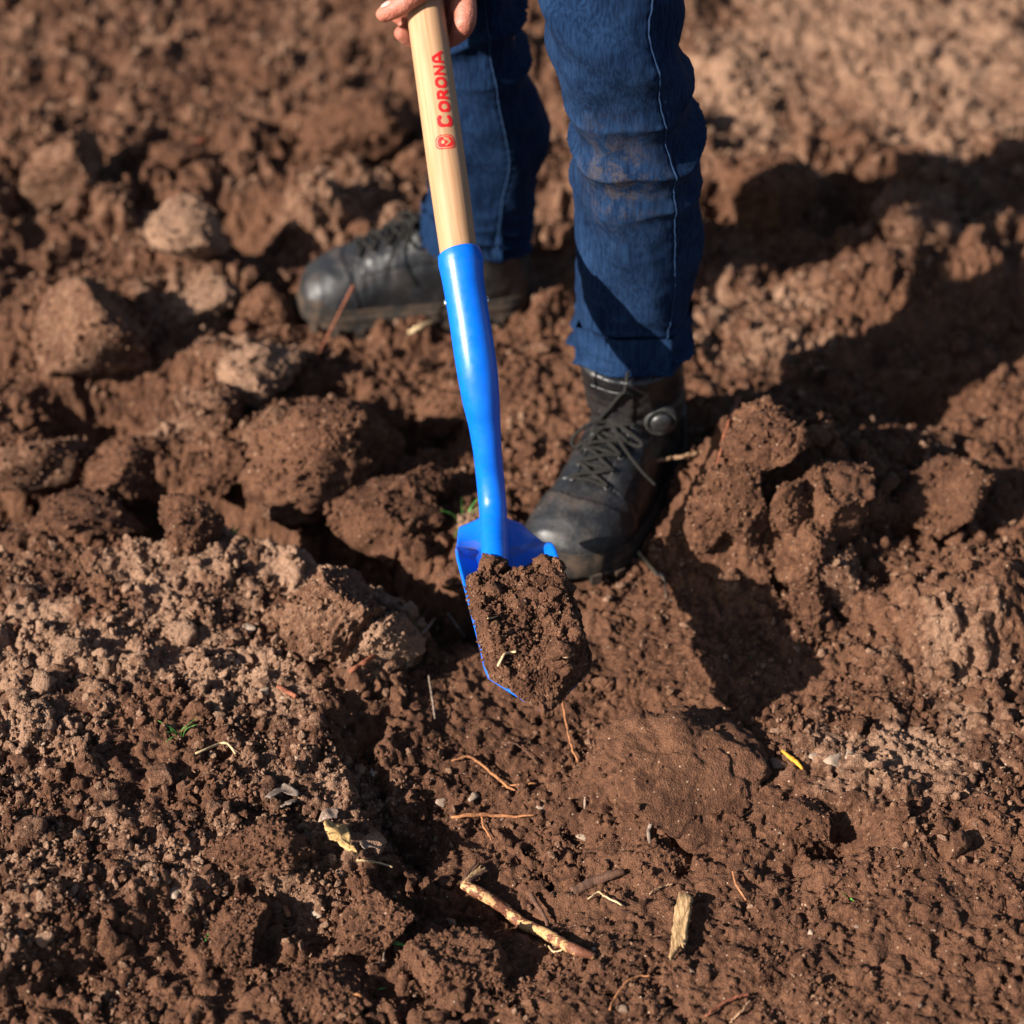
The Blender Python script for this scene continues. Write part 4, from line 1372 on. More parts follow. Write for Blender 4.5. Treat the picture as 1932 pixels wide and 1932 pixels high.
# ---------------------------------------------------------------- jeans
def leg(cent, rad, seed, knee_dir, seam_ang, hem_z, knee_z):
    """cent: list of (z, x, y); rad: list of (z, rx, ry)"""
    nz, na = 300, 150
    zc = np.array([c[0] for c in cent])
    tpar = np.linspace(0, 1, nz)
    zz = hem_z + (zc[-1] - hem_z) * tpar
    S = spline([(c[1], c[2], c[0]) for c in cent], 400)
    cx = np.interp(zz, S[:, 2], S[:, 0]); cy = np.interp(zz, S[:, 2], S[:, 1])
    rz = [r[0] for r in rad]
    rx = np.interp(zz, rz, [r[1] for r in rad]); ry = np.interp(zz, rz, [r[2] for r in rad])
    k = np.array([0.2, 0.6, 0.2])
    ang = np.linspace(0, 2 * math.pi, na, endpoint=False)
    A_, Z_ = np.meshgrid(ang, zz)
    ca, sa = np.cos(A_), np.sin(A_)
    ca, sa = np.sign(ca) * np.abs(ca) ** 0.80, np.sign(sa) * np.abs(sa) ** 0.80
    Q = np.stack([ca.ravel() * 0.07, sa.ravel() * 0.07, Z_.ravel()], -1)
    facing = np.cos(A_ - knee_dir)                    # +1 on the knee side, -1 in the hollow
    def w3(f, s, st=(1, 1, 1)): return perlin3(Q * np.asarray(st), f, seed + s).reshape(A_.shape)
    d = 0.005 * w3(9, 1) + 0.0030 * w3(22, 2, (1, 1, 1.6)) + 0.0035 * (0.5 - np.abs(w3(13, 21, (1, 1, 1.8)))) + 0.0014 * (0.5 - np.abs(w3(38, 22, (1, 1, 1.5))))
    # hem stacks up over the boot
    hm = np.exp(-((Z_ - hem_z) / 0.055) ** 2)
    ph = Z_ * 150 + 2.6 * w3(14, 3) + 1.2 * np.sin(A_ * 2 + seed)
    d += hm * 0.0110 * (1 - np.abs(np.sin(ph)) ** 0.7 * 1.7) * (0.55 + 0.8 * w3(16, 4))
    # folds round the knee, deeper behind
    kn = np.exp(-((Z_ - knee_z) / 0.075) ** 2)
    ph = Z_ * 105 - 0.9 * np.abs(np.sin((A_ - knee_dir) / 2)) * 3.0 + 2.4 * w3(10, 5)
    d += kn * (0.0042 + 0.0080 * np.clip(-facing, 0, 1) + 0.002 * np.clip(1 - np.abs(facing), 0, 1)) * (1 - 2 * np.abs(np.sin(ph * 0.5)) ** 0.8)
    # long drag lines down the shin
    sh = np.exp(-((Z_ - 0.5 * (hem_z + knee_z)) / 0.10) ** 2)
    d += sh * 0.0036 * np.sin(5 * A_ + Z_ * 26 + 2.5 * w3(7, 6))
    th_ = sstep(knee_z + 0.04, knee_z + 0.12, Z_)
    d += th_ * 0.0050 * np.sin(Z_ * 70 + 3 * A_ + 2.5 * w3(8, 7))
    sdist = np.abs(((A_ - seam_ang + math.pi) % (2 * math.pi)) - math.pi)
    d += 0.0007 * np.exp(-(sdist / 0.10) ** 2) * (1 + 0.7 * np.sin(Z_ * 430 + 2 * w3(40, 9)))
    d -= 0.0012 * np.exp(-(sdist / 0.03) ** 2)
    R1, R2 = rx[:, None] + d, ry[:, None] + d
    drp = 0.012 * np.cos(A_ - knee_dir + 2.6) * np.exp(-((Z_ - hem_z) / 0.03) ** 2)
    PX, PY, PZ = cx[:, None] + R1 * ca, cy[:, None] + R2 * sa, Z_ - drp + 0.004 * w3(20, 11) * hm
    V = np.stack([PX, PY, PZ], -1)
    inner = V[0] * 1.0
    c0 = V[0].mean(0)
    inner = c0 + (V[0] - c0) * 0.955
    inner2 = inner + np.array([0, 0, 0.05])
    VV = np.concatenate([inner2[None], inner[None], V])
    F = grid_faces(nz + 2, na, True)
    fade = np.clip(0.55 + 0.5 * facing + 0.9 * d / 0.006 * 0.35, 0, 1)
    fade = np.maximum(fade, 0.9 * np.exp(-(sdist / 0.05) ** 2) * (0.5 + 0.5 * np.sin(Z_ * 520)))
    fade = np.maximum(fade, 0.95 * np.exp(-((Z_ - hem_z) / 0.010) ** 2))
    dust = np.exp(-((Z_ - knee_z + 0.02) / 0.055) ** 2) * np.exp(-(np.abs(((A_ - knee_dir + math.pi) % (2 * math.pi)) - math.pi) / 0.62) ** 2)
    pad = lambda a: np.concatenate([a[:1], a[:1], a])
    j = int(round(seam_ang / (2 * math.pi) * na)) % na
    seam = V[:, j]
    hem = V[3]
    return VV.reshape(-1, 3), F, pad(fade).ravel(), pad(dust).ravel(), seam, np.stack([PX[6], PY[6], PZ[6]], -1), c0, seam_ang

fc_ = [(0.10, 0.141, 1.885), (0.16, 0.1405, 1.890), (0.22, 0.137, 1.900), (0.34, 0.1395, 1.892), (0.49, 0.130, 1.850), (0.53, 0.1205, 1.843), (0.64, 0.101, 1.825), (0.74, 0.088, 1.875), (0.88, 0.068, 1.98), (0.97, 0.06, 2.04)]
fr_ = [(0.15, 0.066, 0.074), (0.205, 0.0675, 0.077), (0.235, 0.0610, 0.069), (0.26, 0.063, 0.072), (0.34, 0.067, 0.078), (0.43, 0.0665, 0.076), (0.50, 0.0630, 0.070), (0.56, 0.0635, 0.072), (0.68, 0.066, 0.080), (0.85, 0.085, 0.095), (0.97, 0.09, 0.10)]
bc_ = [(0.10, -0.047, 2.176), (0.17, -0.045, 2.174), (0.25, -0.034, 2.168), (0.32, -0.026, 2.152), (0.42, -0.036, 2.126), (0.52, -0.046, 2.112), (0.70, -0.055, 2.13), (0.88, -0.055, 2.17), (0.97, -0.06, 2.18)]
br_ = [(0.14, 0.070, 0.068), (0.20, 0.066, 0.066), (0.27, 0.060, 0.063), (0.33, 0.064, 0.068), (0.40, 0.056, 0.064), (0.50, 0.053, 0.062), (0.62, 0.056, 0.068), (0.85, 0.085, 0.095), (0.97, 0.09, 0.10)]
L1 = leg(fc_, fr_, 40, math.radians(-112), math.radians(-62), 0.190, 0.50)
L2 = leg(bc_, br_, 60, math.radians(-150), math.radians(-75), 0.160, 0.50)
# seat of the jeans
hip = [(0.80, 0.01, 2.07, 0.075, 0.10), (0.84, 0.005, 2.085, 0.125, 0.125), (0.90, 0.003, 2.10, 0.150, 0.135), (0.97, 0.0, 2.105, 0.155, 0.13), (1.03, -0.012, 2.095, 0.150, 0.12)]
ang = np.linspace(0, 2 * math.pi, 60, endpoint=False)
rings = []
for z, x, y, a, b in hip:
    c45, s45 = math.cos(math.radians(-45)), math.sin(math.radians(-45))
    ex, ey = a * np.cos(ang), b * np.sin(ang)
    rings.append(np.stack([x + ex * c45 - ey * s45, y + ex * s45 + ey * c45, np.full(60, z)], -1))
SV, SF = loft(rings)
offs = 0
VV, FF, fade_, dust_ = [], [], [], []
for L in (L1, L2):
    VV.append(L[0]); FF += [tuple(int(i) + offs for i in f) for f in L[1]]
    fade_.append(L[2] * (1.0 if L is L1 else 0.45)); dust_.append(L[3] * (1.0 if L is L1 else 0.25)); offs += len(L[0])
VV.append(SV); FF += [tuple(i + offs for i in f) for f in SF]
fade_.append(np.full(len(SV), 0.4)); dust_.append(np.zeros(len(SV)))
jeans = mesh_obj('jeans', np.concatenate(VV) - PO, FF, M_DENIM, person)
add_attr(jeans, 'fade', np.concatenate(fade_))
add_attr(jeans, 'dust', np.concatenate(dust_))
for L in (L1, L2):
    sm_ = L[4]
    c_ = L[6]
    so_ = sm_[2:230] + 0.0011 * np.array([math.cos(L[7]), math.sin(L[7]), 0])
    tube('seam', so_ - PO, 0.0010, M_THREAD, jeans, sides=5, cap=True)

# ---------------------------------------------------------------- body: one continuous skin
def caps(pts, radii, n=None, sides=16):
    pts = np.asarray(pts, float)
    n = n or max(6, 5 * len(pts))
    P_ = spline(pts, n)
    r = np.interp(np.linspace(0, len(pts) - 1, n), np.arange(len(pts)), radii)
    # rounded ends
    d0, d1 = nrm(P_[0] - P_[1]), nrm(P_[-1] - P_[-2])
    P2_ = np.vstack([P_[0] + d0 * r[0] * 0.98, P_[0] + d0 * r[0] * 0.75, P_[0] + d0 * r[0] * 0.4, P_, P_[-1] + d1 * r[-1] * 0.4, P_[-1] + d1 * r[-1] * 0.75, P_[-1] + d1 * r[-1] * 0.98])
    r2 = np.concatenate([[r[0] * 0.2, r[0] * 0.66, r[0] * 0.92], r, [r[-1] * 0.92, r[-1] * 0.66, r[-1] * 0.2]])
    return tube_arrays(P2_, r2, sides)

def Hp(r, u, n): return S_TOP + AX * u + RR * r + NN * n
shapes = []
# the gripping hand
palm = [(0.046, 0.050, 0.004), (0.050, 0.075, 0.000), (0.052, 0.098, -0.006)]
shapes.append(caps([Hp(0.044, 0.030, 0.004), Hp(0.047, 0.060, 0.0), Hp(0.052, 0.098, -0.004)], [0.016, 0.022, 0.021]))
shapes.append(caps([Hp(0.040, 0.040, -0.014), Hp(0.042, 0.070, -0.018), Hp(0.047, 0.098, -0.014)], [0.014, 0.018, 0.019]))
# thumb, lying across the front of the handle
shapes.append(caps([Hp(0.050, 0.062, 0.012), Hp(0.036, 0.028, 0.020), Hp(0.018, 0.0065, 0.0285), Hp(-0.016, -0.0125, 0.0275), Hp(-0.034, -0.0165, 0.0190), Hp(-0.0445, -0.0172, 0.0125)], [0.019, 0.0150, 0.0122, 0.0108, 0.0110, 0.0090], 34))
# four fingers, each round the back; the first is the lowest
for i, du in enumerate((0.0, 0.0215, 0.042, 0.060)):
    sc = (1.0, 1.03, 1.0, 0.86)[i]
    rr_ = (0.0103, 0.0106, 0.0100, 0.0088)[i]
    kn_ = [Hp(0.050, 0.062 + du * 0.55, -0.006), Hp(0.0455, 0.012 + du, -0.004), Hp(0.0405, -0.0270 + du, -0.0060), Hp(0.0270, -0.0335 + du, -0.0240), Hp(0.004, -0.0330 + du, -0.0320), Hp(-0.0180, -0.0290 + du, -0.0270), Hp(-0.0290 * sc, -0.0270 + du, -0.0160)]
    shapes.append(caps(kn_, [rr_ * 1.35, rr_ * 1.14, rr_ * 1.25, rr_ * 1.08, rr_ * 1.12, rr_ * 1.0, rr_ * 0.85], 36))
wrist = Hp(0.060, 0.135, 0.002)
elbow = np.array([-0.045, 1.930, 0.880])
shL, shR = np.array([0.01, 1.86, 1.17]), np.array([-0.235, 2.105, 1.17])
shapes.append(caps([Hp(0.050, 0.090, -0.006), wrist, 0.45 * wrist + 0.55 * elbow, elbow], [0.027, 0.026, 0.038, 0.042]))
shapes.append(caps([elbow, 0.5 * (elbow + shL), shL], [0.042, 0.050, 0.056]))
# the other hand at the end of the handle
def Hq(r, u, n): return S_TOP + AX * (0.36 + u) + RR * r + NN * n
for i in range(4):
    du = i * 0.021
    rr_ = (0.0100, 0.0104, 0.0100, 0.0088)[i]
    shapes.append(caps([Hq(-0.046, du, 0.0), Hq(-0.036, du - 0.004, 0.022), Hq(-0.006, du - 0.004, 0.030), Hq(0.022, du - 0.002, 0.022), Hq(0.032, du, 0.004)], [rr_ * 1.2, rr_ * 1.1, rr_, rr_, rr_ * 0.8], 26))
shapes.append(caps([Hq(-0.040, 0.005, -0.012), Hq(-0.020, -0.020, -0.027), Hq(0.010, -0.030, -0.028), Hq(0.026, -0.032, -0.018)], [0.0135, 0.011, 0.0102, 0.0085], 24))
shapes.append(caps([Hq(-0.044, 0.0, -0.004), Hq(-0.048, 0.035, -0.004), Hq(-0.052, 0.066, -0.004)], [0.018, 0.021, 0.018]))
wr2 = Hq(-0.085, 0.045, 0.0) + np.array([0, 0, 0.05])
el2 = np.array([-0.345, 2.330, 0.985])
shapes.append(caps([Hq(-0.050, 0.035, -0.004), wr2, 0.45 * wr2 + 0.55 * el2, el2], [0.026, 0.026, 0.037, 0.042]))
shapes.append(caps([el2, 0.5 * (el2 + shR), shR], [0.042, 0.050, 0.056]))
# torso, neck, head, legs
chest = np.array([-0.115, 1.985, 1.14])
shapes.append(caps([(0.0, 2.10, 0.90), (-0.02, 2.085, 1.0), chest, (-0.14, 1.955, 1.22)], [0.105, 0.110, 0.125, 0.085]))
shapes.append(caps([shL, chest, shR], [0.062, 0.11, 0.062]))
neck = np.array([-0.165, 1.915, 1.29])
shapes.append(caps([(-0.135, 1.96, 1.20), neck, (-0.195, 1.875, 1.35)], [0.066, 0.055, 0.058]))
headc = np.array([-0.215, 1.850, 1.385])
hd = nrm([-0.55, -0.62, -0.55])                           # looking down at the blade
hu = nrm(np.array([0, 0, 1.0]) - hd * hd[2])
hr = np.cross(hd, hu)
V, F = ICO[4]
HVt = V * np.array([0.073, 0.092, 0.112])
HVt[:, 0] *= 1 - 0.22 * sstep(0.0, -0.11, HVt[:, 2])
shapes.append((headc + HVt[:, :1] * hr + HVt[:, 1:2] * hd + HVt[:, 2:3] * hu, [tuple(f) for f in F]))
def Hd(a, b, c): return headc + hr * a + hd * b + hu * c
shapes.append(caps([Hd(0, 0.086, 0.012), Hd(0, 0.108, -0.020), Hd(0, 0.092, -0.030)], [0.007, 0.013, 0.012]))
shapes.append(caps([Hd(-0.022, 0.080, -0.058), Hd(0, 0.088, -0.058), Hd(0.022, 0.080, -0.058)], [0.006, 0.009, 0.006]))
shapes.append(caps([Hd(-0.018, 0.070, -0.092), Hd(0.018, 0.070, -0.092)], [0.020, 0.020]))
for s in (-1, 1):
    shapes.append(caps([Hd(s * 0.072, -0.005, 0.022), Hd(s * 0.082, -0.012, 0.0), Hd(s * 0.074, -0.004, -0.030)], [0.010, 0.011, 0.008]))
    shapes.append(caps([Hd(s * 0.030, 0.080, 0.030), Hd(s * 0.048, 0.070, 0.026)], [0.011, 0.010]))
for C_, sgn in ((fc_, 1), (bc_, -1)):
    pts = [(c[1], c[2], c[0]) for c in C_[2:]]
    shapes.append(caps(pts, [0.036, 0.042, 0.044, 0.046, 0.050, 0.058, 0.064, 0.064][:len(pts)]))
V, F = join_arrays(shapes)
body = remesh('body', V - PO, F, 0.0030, 4, M_SKIN, person)
# thumb nail, eyes, hair, shirt
nv, nf = ICO[3]
nloc = Hp(-0.0395, -0.0118, 0.0242)
na_ = nrm(Hp(-0.0445, -0.0172, 0.0125) - Hp(-0.030, -0.0160, 0.0205))
nn1 = nrm(NN * 0.75 + AX * 0.65 - na_ * (NN * 0.75 + AX * 0.65).dot(na_)); nb_ = np.cross(na_, nn1)
mesh_obj('fingernail', nloc + nv[:, :1] * na_ * 0.0082 + nv[:, 1:2] * nb_ * 0.0064 + nv[:, 2:3] * nn1 * 0.0022 - PO, nf, M_NAIL, person)
M_EYE = plain('eye_white', (0.7, 0.68, 0.65), 0.2, 0.5, 0.1, 100, 0.0)
for s in (-1, 1):
    mesh_obj('eye', Hd(s * 0.031, 0.079, 0.008) + nv * 0.0115 - PO, nf, M_EYE, person)
hv, hf = ICO[5]
hm_ = hv[(hf).reshape(-1)].reshape(-1, 3, 3).mean(1)
sel = (hm_[:, 2] > 0.28 + 0.35 * hm_[:, 1]) 
hx = hv * np.array([0.079, 0.098, 0.119]) * (1 + 0.05 * perlin3(hv + 9, 6, 3))[:, None]
mesh_obj('hair', headc + hx[:, :1] * hr + hx[:, 1:2] * hd + hx[:, 2:3] * hu - PO, hf[sel], M_HAIR, person)
sh = [caps([(0.0, 2.10, 0.98), (-0.02, 2.09, 1.03), chest, (-0.14, 1.955, 1.215)], [0.172, 0.165, 0.145, 0.098]),
      caps([shL, chest, shR], [0.074, 0.125, 0.074]),
      caps([shL, 0.5 * (elbow + shL), 0.75 * elbow + 0.25 * shL], [0.076, 0.068, 0.064]), caps([shR, 0.5 * (el2 + shR), 0.75 * el2 + 0.25 * shR], [0.076, 0.068, 0.064])]
V, F = join_arrays(sh)
remesh('shirt', V - PO, F, 0.007, 3, M_SHIRT, person)

# ================================================================== SMALL THINGS LYING ON THE SOIL
def fib(name, c1, c2, rough=0.8, scale=120, stretch=None, bump=0.4):
    t = NT(name)
    vec = t.coord('Object')
    if stretch:
        mp = t.n('ShaderNodeMapping')
        mp.inputs['Scale'].default_value = stretch
        mp.inputs['Rotation'].default_value = (0, 0, 0.16)
        t.l(vec, mp.inputs[0])
        vec = mp.outputs[0]
    n = t.noise(vec, scale, 4, 0.65)
    n2 = t.noise(vec, scale * 4, 3, 0.6)
    c = t.mix(t.ramp(t.math('ADD', n, t.math('MULTIPLY', t.math('SUBTRACT', n2, 0.5), 0.4)), 0.38, 0.62), c1, c2)
    t.set(Base_Color=c, Roughness=rough, Specular_IOR_Level=0.25)
    t.l(t.bump(n2, bump, 0.0012), t.p.inputs['Normal'])
    return t.m
M_ORANGE = fib('orange_root', (0.20, 0.085, 0.040), (0.36, 0.150, 0.060))
M_TAN = fib('tan_root', (0.20, 0.115, 0.065), (0.33, 0.20, 0.115))
M_STRAW = fib('straw', (0.34, 0.235, 0.125), (0.50, 0.37, 0.21))
M_TWIG = fib('soil_coated_twig', (0.060, 0.030, 0.019), (0.115, 0.056, 0.034))
M_REDT = fib('red_twig', (0.13, 0.040, 0.022), (0.26, 0.090, 0.045))
M_GREY = fib('grey_twig', (0.12, 0.085, 0.065), (0.22, 0.165, 0.13))
M_YEL = fib('yellow_stalk', (0.42, 0.19, 0.015), (0.52, 0.26, 0.03))
M_LEAF = fib('dead_leaf', (0.30, 0.175, 0.065), (0.46, 0.30, 0.125), scale=160)
M_GLEAF = fib('grey_leaf', (0.13, 0.085, 0.062), (0.27, 0.195, 0.15))
M_CHIP = fib('weathered_wood', (0.19, 0.110, 0.050), (0.40, 0.265, 0.135), scale=330, bump=0.8, stretch=(1, 0.10, 0.35))
M_GREEN = fib('green_blade', (0.040, 0.13, 0.022), (0.085, 0.24, 0.045), 0.5)
M_STONE = fib('pale_pebble', (0.17, 0.110, 0.075), (0.34, 0.26, 0.195), 0.7, 260, bump=0.25)
M_STONEG = fib('grey_pebble', (0.085, 0.048, 0.030), (0.17, 0.115, 0.082), 0.7, 260, bump=0.25)
# bark peeled off in patches
t = NT('peeled_root')
vec = t.coord('Object')
n = t.noise(vec, 62, 4, 0.6, 0.4)
n2 = t.noise(vec, 380, 4, 0.65)
c = t.mix(t.ramp(n2, 0.3, 0.7), (0.085, 0.029, 0.016), (0.19, 0.070, 0.034))
w = t.mix(t.ramp(n2, 0.3, 0.72), (0.36, 0.19, 0.075), (0.50, 0.32, 0.15))
c = t.mix(t.ramp(t.math('ADD', n, t.math('MULTIPLY', t.math('SUBTRACT', n2, 0.5), 0.25)), 0.48, 0.54), c, w)
t.set(Base_Color=c, Roughness=0.6, Specular_IOR_Level=0.3)
t.l(t.bump(n2, 0.5, 0.0015), t.p.inputs['Normal'])
M_PEEL = t.m

def zm(x0, y0, sc):
    return lambda p: ((x0 + p[0] / sc) * 0.87818, (y0 + p[1] / sc) * 0.87818)
z3, z4, z5, z6 = zm(367, 1300, 3.052), zm(900, 1500, 2.76), zm(1233, 1600, 3.22), zm(367, 1700, 3.22)
zr, zb, z7, zs5 = zm(1200, 1000, 2.76), zm(1100, 700, 3.45), zm(1233, 1600, 3.865), zm(900, 1050, 3.788)
zv = lambda p: p

def lay(pts, conv, lift=0.003, n=22, wig=0.8, seed=0, ends=None):
    """a path over the ground below these photo positions"""
    P_ = spline([(a, b, 0.0) for a, b in (conv(p) for p in pts)], n)[:, :2]
    rs_ = np.random.RandomState(seed + len(pts) * 13)
    P_ = P_ + rs_.normal(size=P_.shape) * wig
    ds = np.array([(hit(a, b) - CPOS) @ FWD for a, b in P_])
    m = ds.copy()
    for i in range(n): m[i] = np.min(ds[max(0, i - 2):i + 3])
    for _ in range(4): m[1:-1] = 0.25 * m[:-2] + 0.5 * m[1:-1] + 0.25 * m[2:]
    m = 0.75 * m + 0.25 * np.minimum(m, ds) - lift
    if ends: m = np.linspace(m[0] + ends[0], m[-1] + ends[1], n)
    return np.array([at_depth(a, b, d) for (a, b), d in zip(P_, m)])

def thing_tube(name, label, cat, pts, conv, r, mat, group=None, sides=7, flat=1.0, path=None, **kw):
    P_ = lay(pts, conv, **kw) if path is None else path
    o_ = P_.mean(0)
    rr_ = np.asarray(r, float)
    rad_ = np.full(len(P_), rr_) if rr_.ndim == 0 else np.interp(np.linspace(0, 1, len(P_)), np.linspace(0, 1, len(rr_)), rr_)
    rs_ = np.random.RandomState(len(label))
    rad_ = rad_ * (1 + 0.06 * rs_.normal(size=len(P_)))
    v, f = tube_arrays(P_ - o_, np.abs(rad_), sides, flat=flat)
    o = mesh_obj(name, v, f, mat)
    o.location = tuple(o_)
    tag(o, label, cat, group)
    return o

# the peeled root
P_ = lay([(262, 1105), (420, 1190), (560, 1290), (640, 1350), (760, 1402), (880, 1470), (1040, 1532)], z4, 0.0075, 60, 0.5)
o_ = P_.mean(0)
root = empty('root', tuple(o_))
tag(root, 'thick peeled root with cream and dark red patches and a splintered bent end', 'root')
sides = 18
rad_ = np.interp(np.linspace(0, 1, 60), [0, 0.08, 0.3, 0.6, 0.9, 1], [0.0050, 0.0062, 0.0060, 0.0058, 0.0052, 0.0034])
v, f = tube_arrays(P_ - o_, rad_, sides)
v = v * 1.0 + (perlin3(v, 160, 5) * 0.0011)[:, None] * nrm([0.3, -0.6, 0.7])
mesh_obj('stem', v, f, M_PEEL, root)
for k in range(5):
    a, b = (262 + 6 * k, 1108 - 4 * k), (345 + 16 * k, 965 + 14 * k)
    Q_ = lay([a, ((a[0] + b[0]) / 2 - 8, (a[1] + b[1]) / 2), b], z4, 0.006 + 0.001 * k, 12, 0.6, seed=k)
    v, f = tube_arrays(Q_ - o_, np.linspace(0.0040, 0.0012, 12), 7)
    mesh_obj('splinter', v, f, M_CHIP if k in (2, 3) else M_TWIG, root)
Q_ = lay([(660, 1160), (700, 1225), (755, 1320), (765, 1385)], z4, 0.008, 16, 0.6)
v, f = tube_arrays(Q_ - o_, np.linspace(0.0030, 0.0018, 16), 8)
mesh_obj('side_twig', v, f, M_TWIG, root)
Q_ = lay([(768, 1470), (800, 1503), (850, 1490), (892, 1442)], z4, 0.009, 18, 0.2)
v, f = tube_arrays(Q_ - o_, 0.0010, 6)
mesh_obj('rootlet', v, f, M_STRAW, root)

thing_tube('stick', 'dark soil coated stick lying above the peeled root', 'stick', [(905, 1155), (1010, 1100), (1110, 1060), (1215, 1025)], z4, [0.0056, 0.0055, 0.0046, 0.0034], M_TWIG, sides=12, lift=0.003)
thing_tube('rootlet', 'thin pale kinked rootlet beside the dark soil coated stick', 'rootlet', [(1000, 1195), (1060, 1150), (1110, 1180), (1205, 1225)], z4, 0.0010, M_STRAW)
thing_tube('root', 'orange forked root strand lying level in the hollow', 'root', [(195, 708), (300, 695), (420, 690), (560, 702), (690, 690)], z4, [0.0014, 0.0024, 0.0022, 0.0016, 0.0009], M_ORANGE, lift=0.005)
thing_tube('rootlet', 'short orange rootlet hanging down from the level orange strand', 'rootlet', [(372, 690), (385, 760), (430, 838)], z4, 0.0011, M_ORANGE, lift=0.004)
thing_tube('rootlet', 'arched brown rootlet running from the crumbs into the hollow', 'rootlet', [(195, 372), (300, 350), (420, 430), (520, 520), (575, 545)], z4, [0.0010, 0.0016, 0.0016, 0.0009], M_ORANGE, lift=0.005)
thing_tube('rootlet', 'straight thin rootlet branching off the arched brown rootlet', 'rootlet', [(490, 522), (590, 512), (700, 505)], z4, 0.0009, M_ORANGE, lift=0.004)
thing_tube('rootlet', 'faint thin rootlet curving below the tip of the blade', 'rootlet', [(485, 265), (560, 265), (640, 320), (705, 388)], z4, 0.0008, M_TWIG, lift=0.003)
thing_tube('rootlet', 'long reddish rootlet trailing on the soil right below the blade tip', 'rootlet', [(845, 0), (880, 180), (905, 290), (942, 372)], z4, 0.0012, M_ORANGE, lift=0.005)
thing_tube('needle', 'short white needle on the soil left of the flat topped slab', 'needle', [(986, 585), (983, 662)], z4, [0.0010, 0.0016, 0.0008], M_STONE, lift=0.002, wig=0.1)
thing_tube('twig', 'small curved pale twig at the foot of the flat topped slab', 'twig', [(1382, 735), (1362, 790), (1370, 858)], z4, [0.0024, 0.0022, 0.0016], M_GREY, lift=0.004, wig=0.2)
thing_tube('rootlet', 'faint brown rootlet above the wooden chip', 'rootlet', [(1500, 1102), (1430, 1122), (1368, 1160)], z4, 0.0010, M_TAN)
thing_tube('rootlet', 'thin branching rootlet beneath the wooden chip', 'rootlet', [(1375, 1648), (1300, 1650), (1230, 1685), (1160, 1780), (1130, 1850)], z4, 0.0009, M_ORANGE)
thing_tube('stalk', 'bright yellow stalk beside the pale pebbles', 'stalk', [(1440, 42), (1510, 98), (1540, 120), (1582, 168)], z5, [0.0016, 0.0026, 0.0025, 0.0016], M_YEL, lift=0.005, wig=0.2)
thing_tube('needle', 'curved reddish pine needle casting a thin shadow right of the wooden chip', 'needle', [(1100, 875), (1122, 965), (1192, 1075)], z5, 0.0012, M_ORANGE, lift=0.006, wig=0.1)
thing_tube('twig', 'red and brown twig lying below the wooden chip', 'twig', [(905, 1880), (1060, 1772), (1212, 1725)], z5, [0.0011, 0.0015, 0.0016], M_REDT, lift=0.003)
thing_tube('needle', 'tan needle lying beside the red and brown twig', 'needle', [(1078, 1925), (1150, 1850), (1222, 1768)], z5, 0.0010, M_TAN, lift=0.003)
thing_tube('straw', 'pale bent straw on the dry crust with a green seedling at its end', 'straw', [(160, 975), (300, 915), (370, 908), (425, 975)], z3, 0.0013, M_STRAW, lift=0.006, wig=0.3)
thing_tube('twig', 'red brown stick on the dry crust beside the pale rounded clod', 'twig', [(1170, 437), (1255, 385), (1342, 328)], z3, 0.0030, M_REDT, lift=0.006, wig=0.2)
thing_tube('twig', 'short red brown stick on the middle of the dry crust', 'twig', [(698, 528), (760, 565), (822, 602)], z3, 0.0026, M_REDT, lift=0.005, wig=0.2)
thing_tube('straw', 'thin orange straw below the curled leaf', 'straw', [(1218, 1672), (1330, 1682), (1455, 1718)], z3, 0.0011, M_STRAW, lift=0.005, wig=0.3)
thing_tube('twig', 'grey twig leaning in the black gap beside the blue blade', 'twig', [(1815, 52), (1865, 120), (1928, 212)], z3, 0.0018, M_GREY, lift=0.012, wig=0.2)
thing_tube('twig', 'long forked grey twig left of the leaning grey twig', 'twig', [(1735, 90), (1620, 215), (1565, 300), (1548, 400)], z3, 0.0016, M_GREY, lift=0.010, wig=0.6)
thing_tube('twig', 'thin upright grey twig at the edge of the hollow', 'twig', [(1690, 460), (1712, 600), (1732, 745)], z3, 0.0011, M_GREY, lift=0.006, wig=0.3)
thing_tube('rootlet', 'orange rootlet in the dark soil under the rough clod', 'rootlet', [(1060, 1340), (1190, 1382), (1300, 1410), (1392, 1476)], z6, 0.0014, M_ORANGE, lift=0.005)
thing_tube('twig', 'grey upright twig in the dark soil beside the green blade', 'twig', [(1490, 1030), (1478, 1100), (1470, 1172)], z6, [0.0006, 0.0013, 0.0010], M_GREY, lift=0.006, wig=0.2)
thing_tube('root_piece', 'short orange root piece among the crumbs below the dry crust', 'root', [(785, 795), (800, 830), (816, 866)], z6, 0.0030, M_ORANGE, lift=0.003, wig=0.1)
thing_tube('straw', 'short broken straw on the dark clods below the dry crust', 'straw', [(328, 825), (392, 808)], z6, 0.0018, M_STRAW, lift=0.004, wig=0.1)
thing_tube('straw', 'pale straw poking out beside the toe of the lace up boot', 'straw', [(470, 510), (520, 572), (578, 642)], zr, 0.0020, M_STRAW, lift=0.008, wig=0.2)
thing_tube('rootlet', 'grey knotted rootlet at the corner of the shovel shadow', 'rootlet', [(575, 640), (610, 650), (632, 700), (636, 782)], zr, [0.0032, 0.0020, 0.0013, 0.0010], M_GREY, lift=0.005, wig=0.4)
thing_tube('root_piece', 'red root sticking out of the soil right of the heap', 'root', [(1535, 606), (1640, 566), (1760, 545)], zr, [0.0022, 0.0024, 0.0022], M_REDT, lift=0.008, wig=0.2)
thing_tube('rootlet', 'orange curled rootlet on the face of the soil heap', 'rootlet', [(1378, 388), (1395, 345), (1440, 322)], zr, 0.0018, M_ORANGE, lift=0.006, wig=0.3)
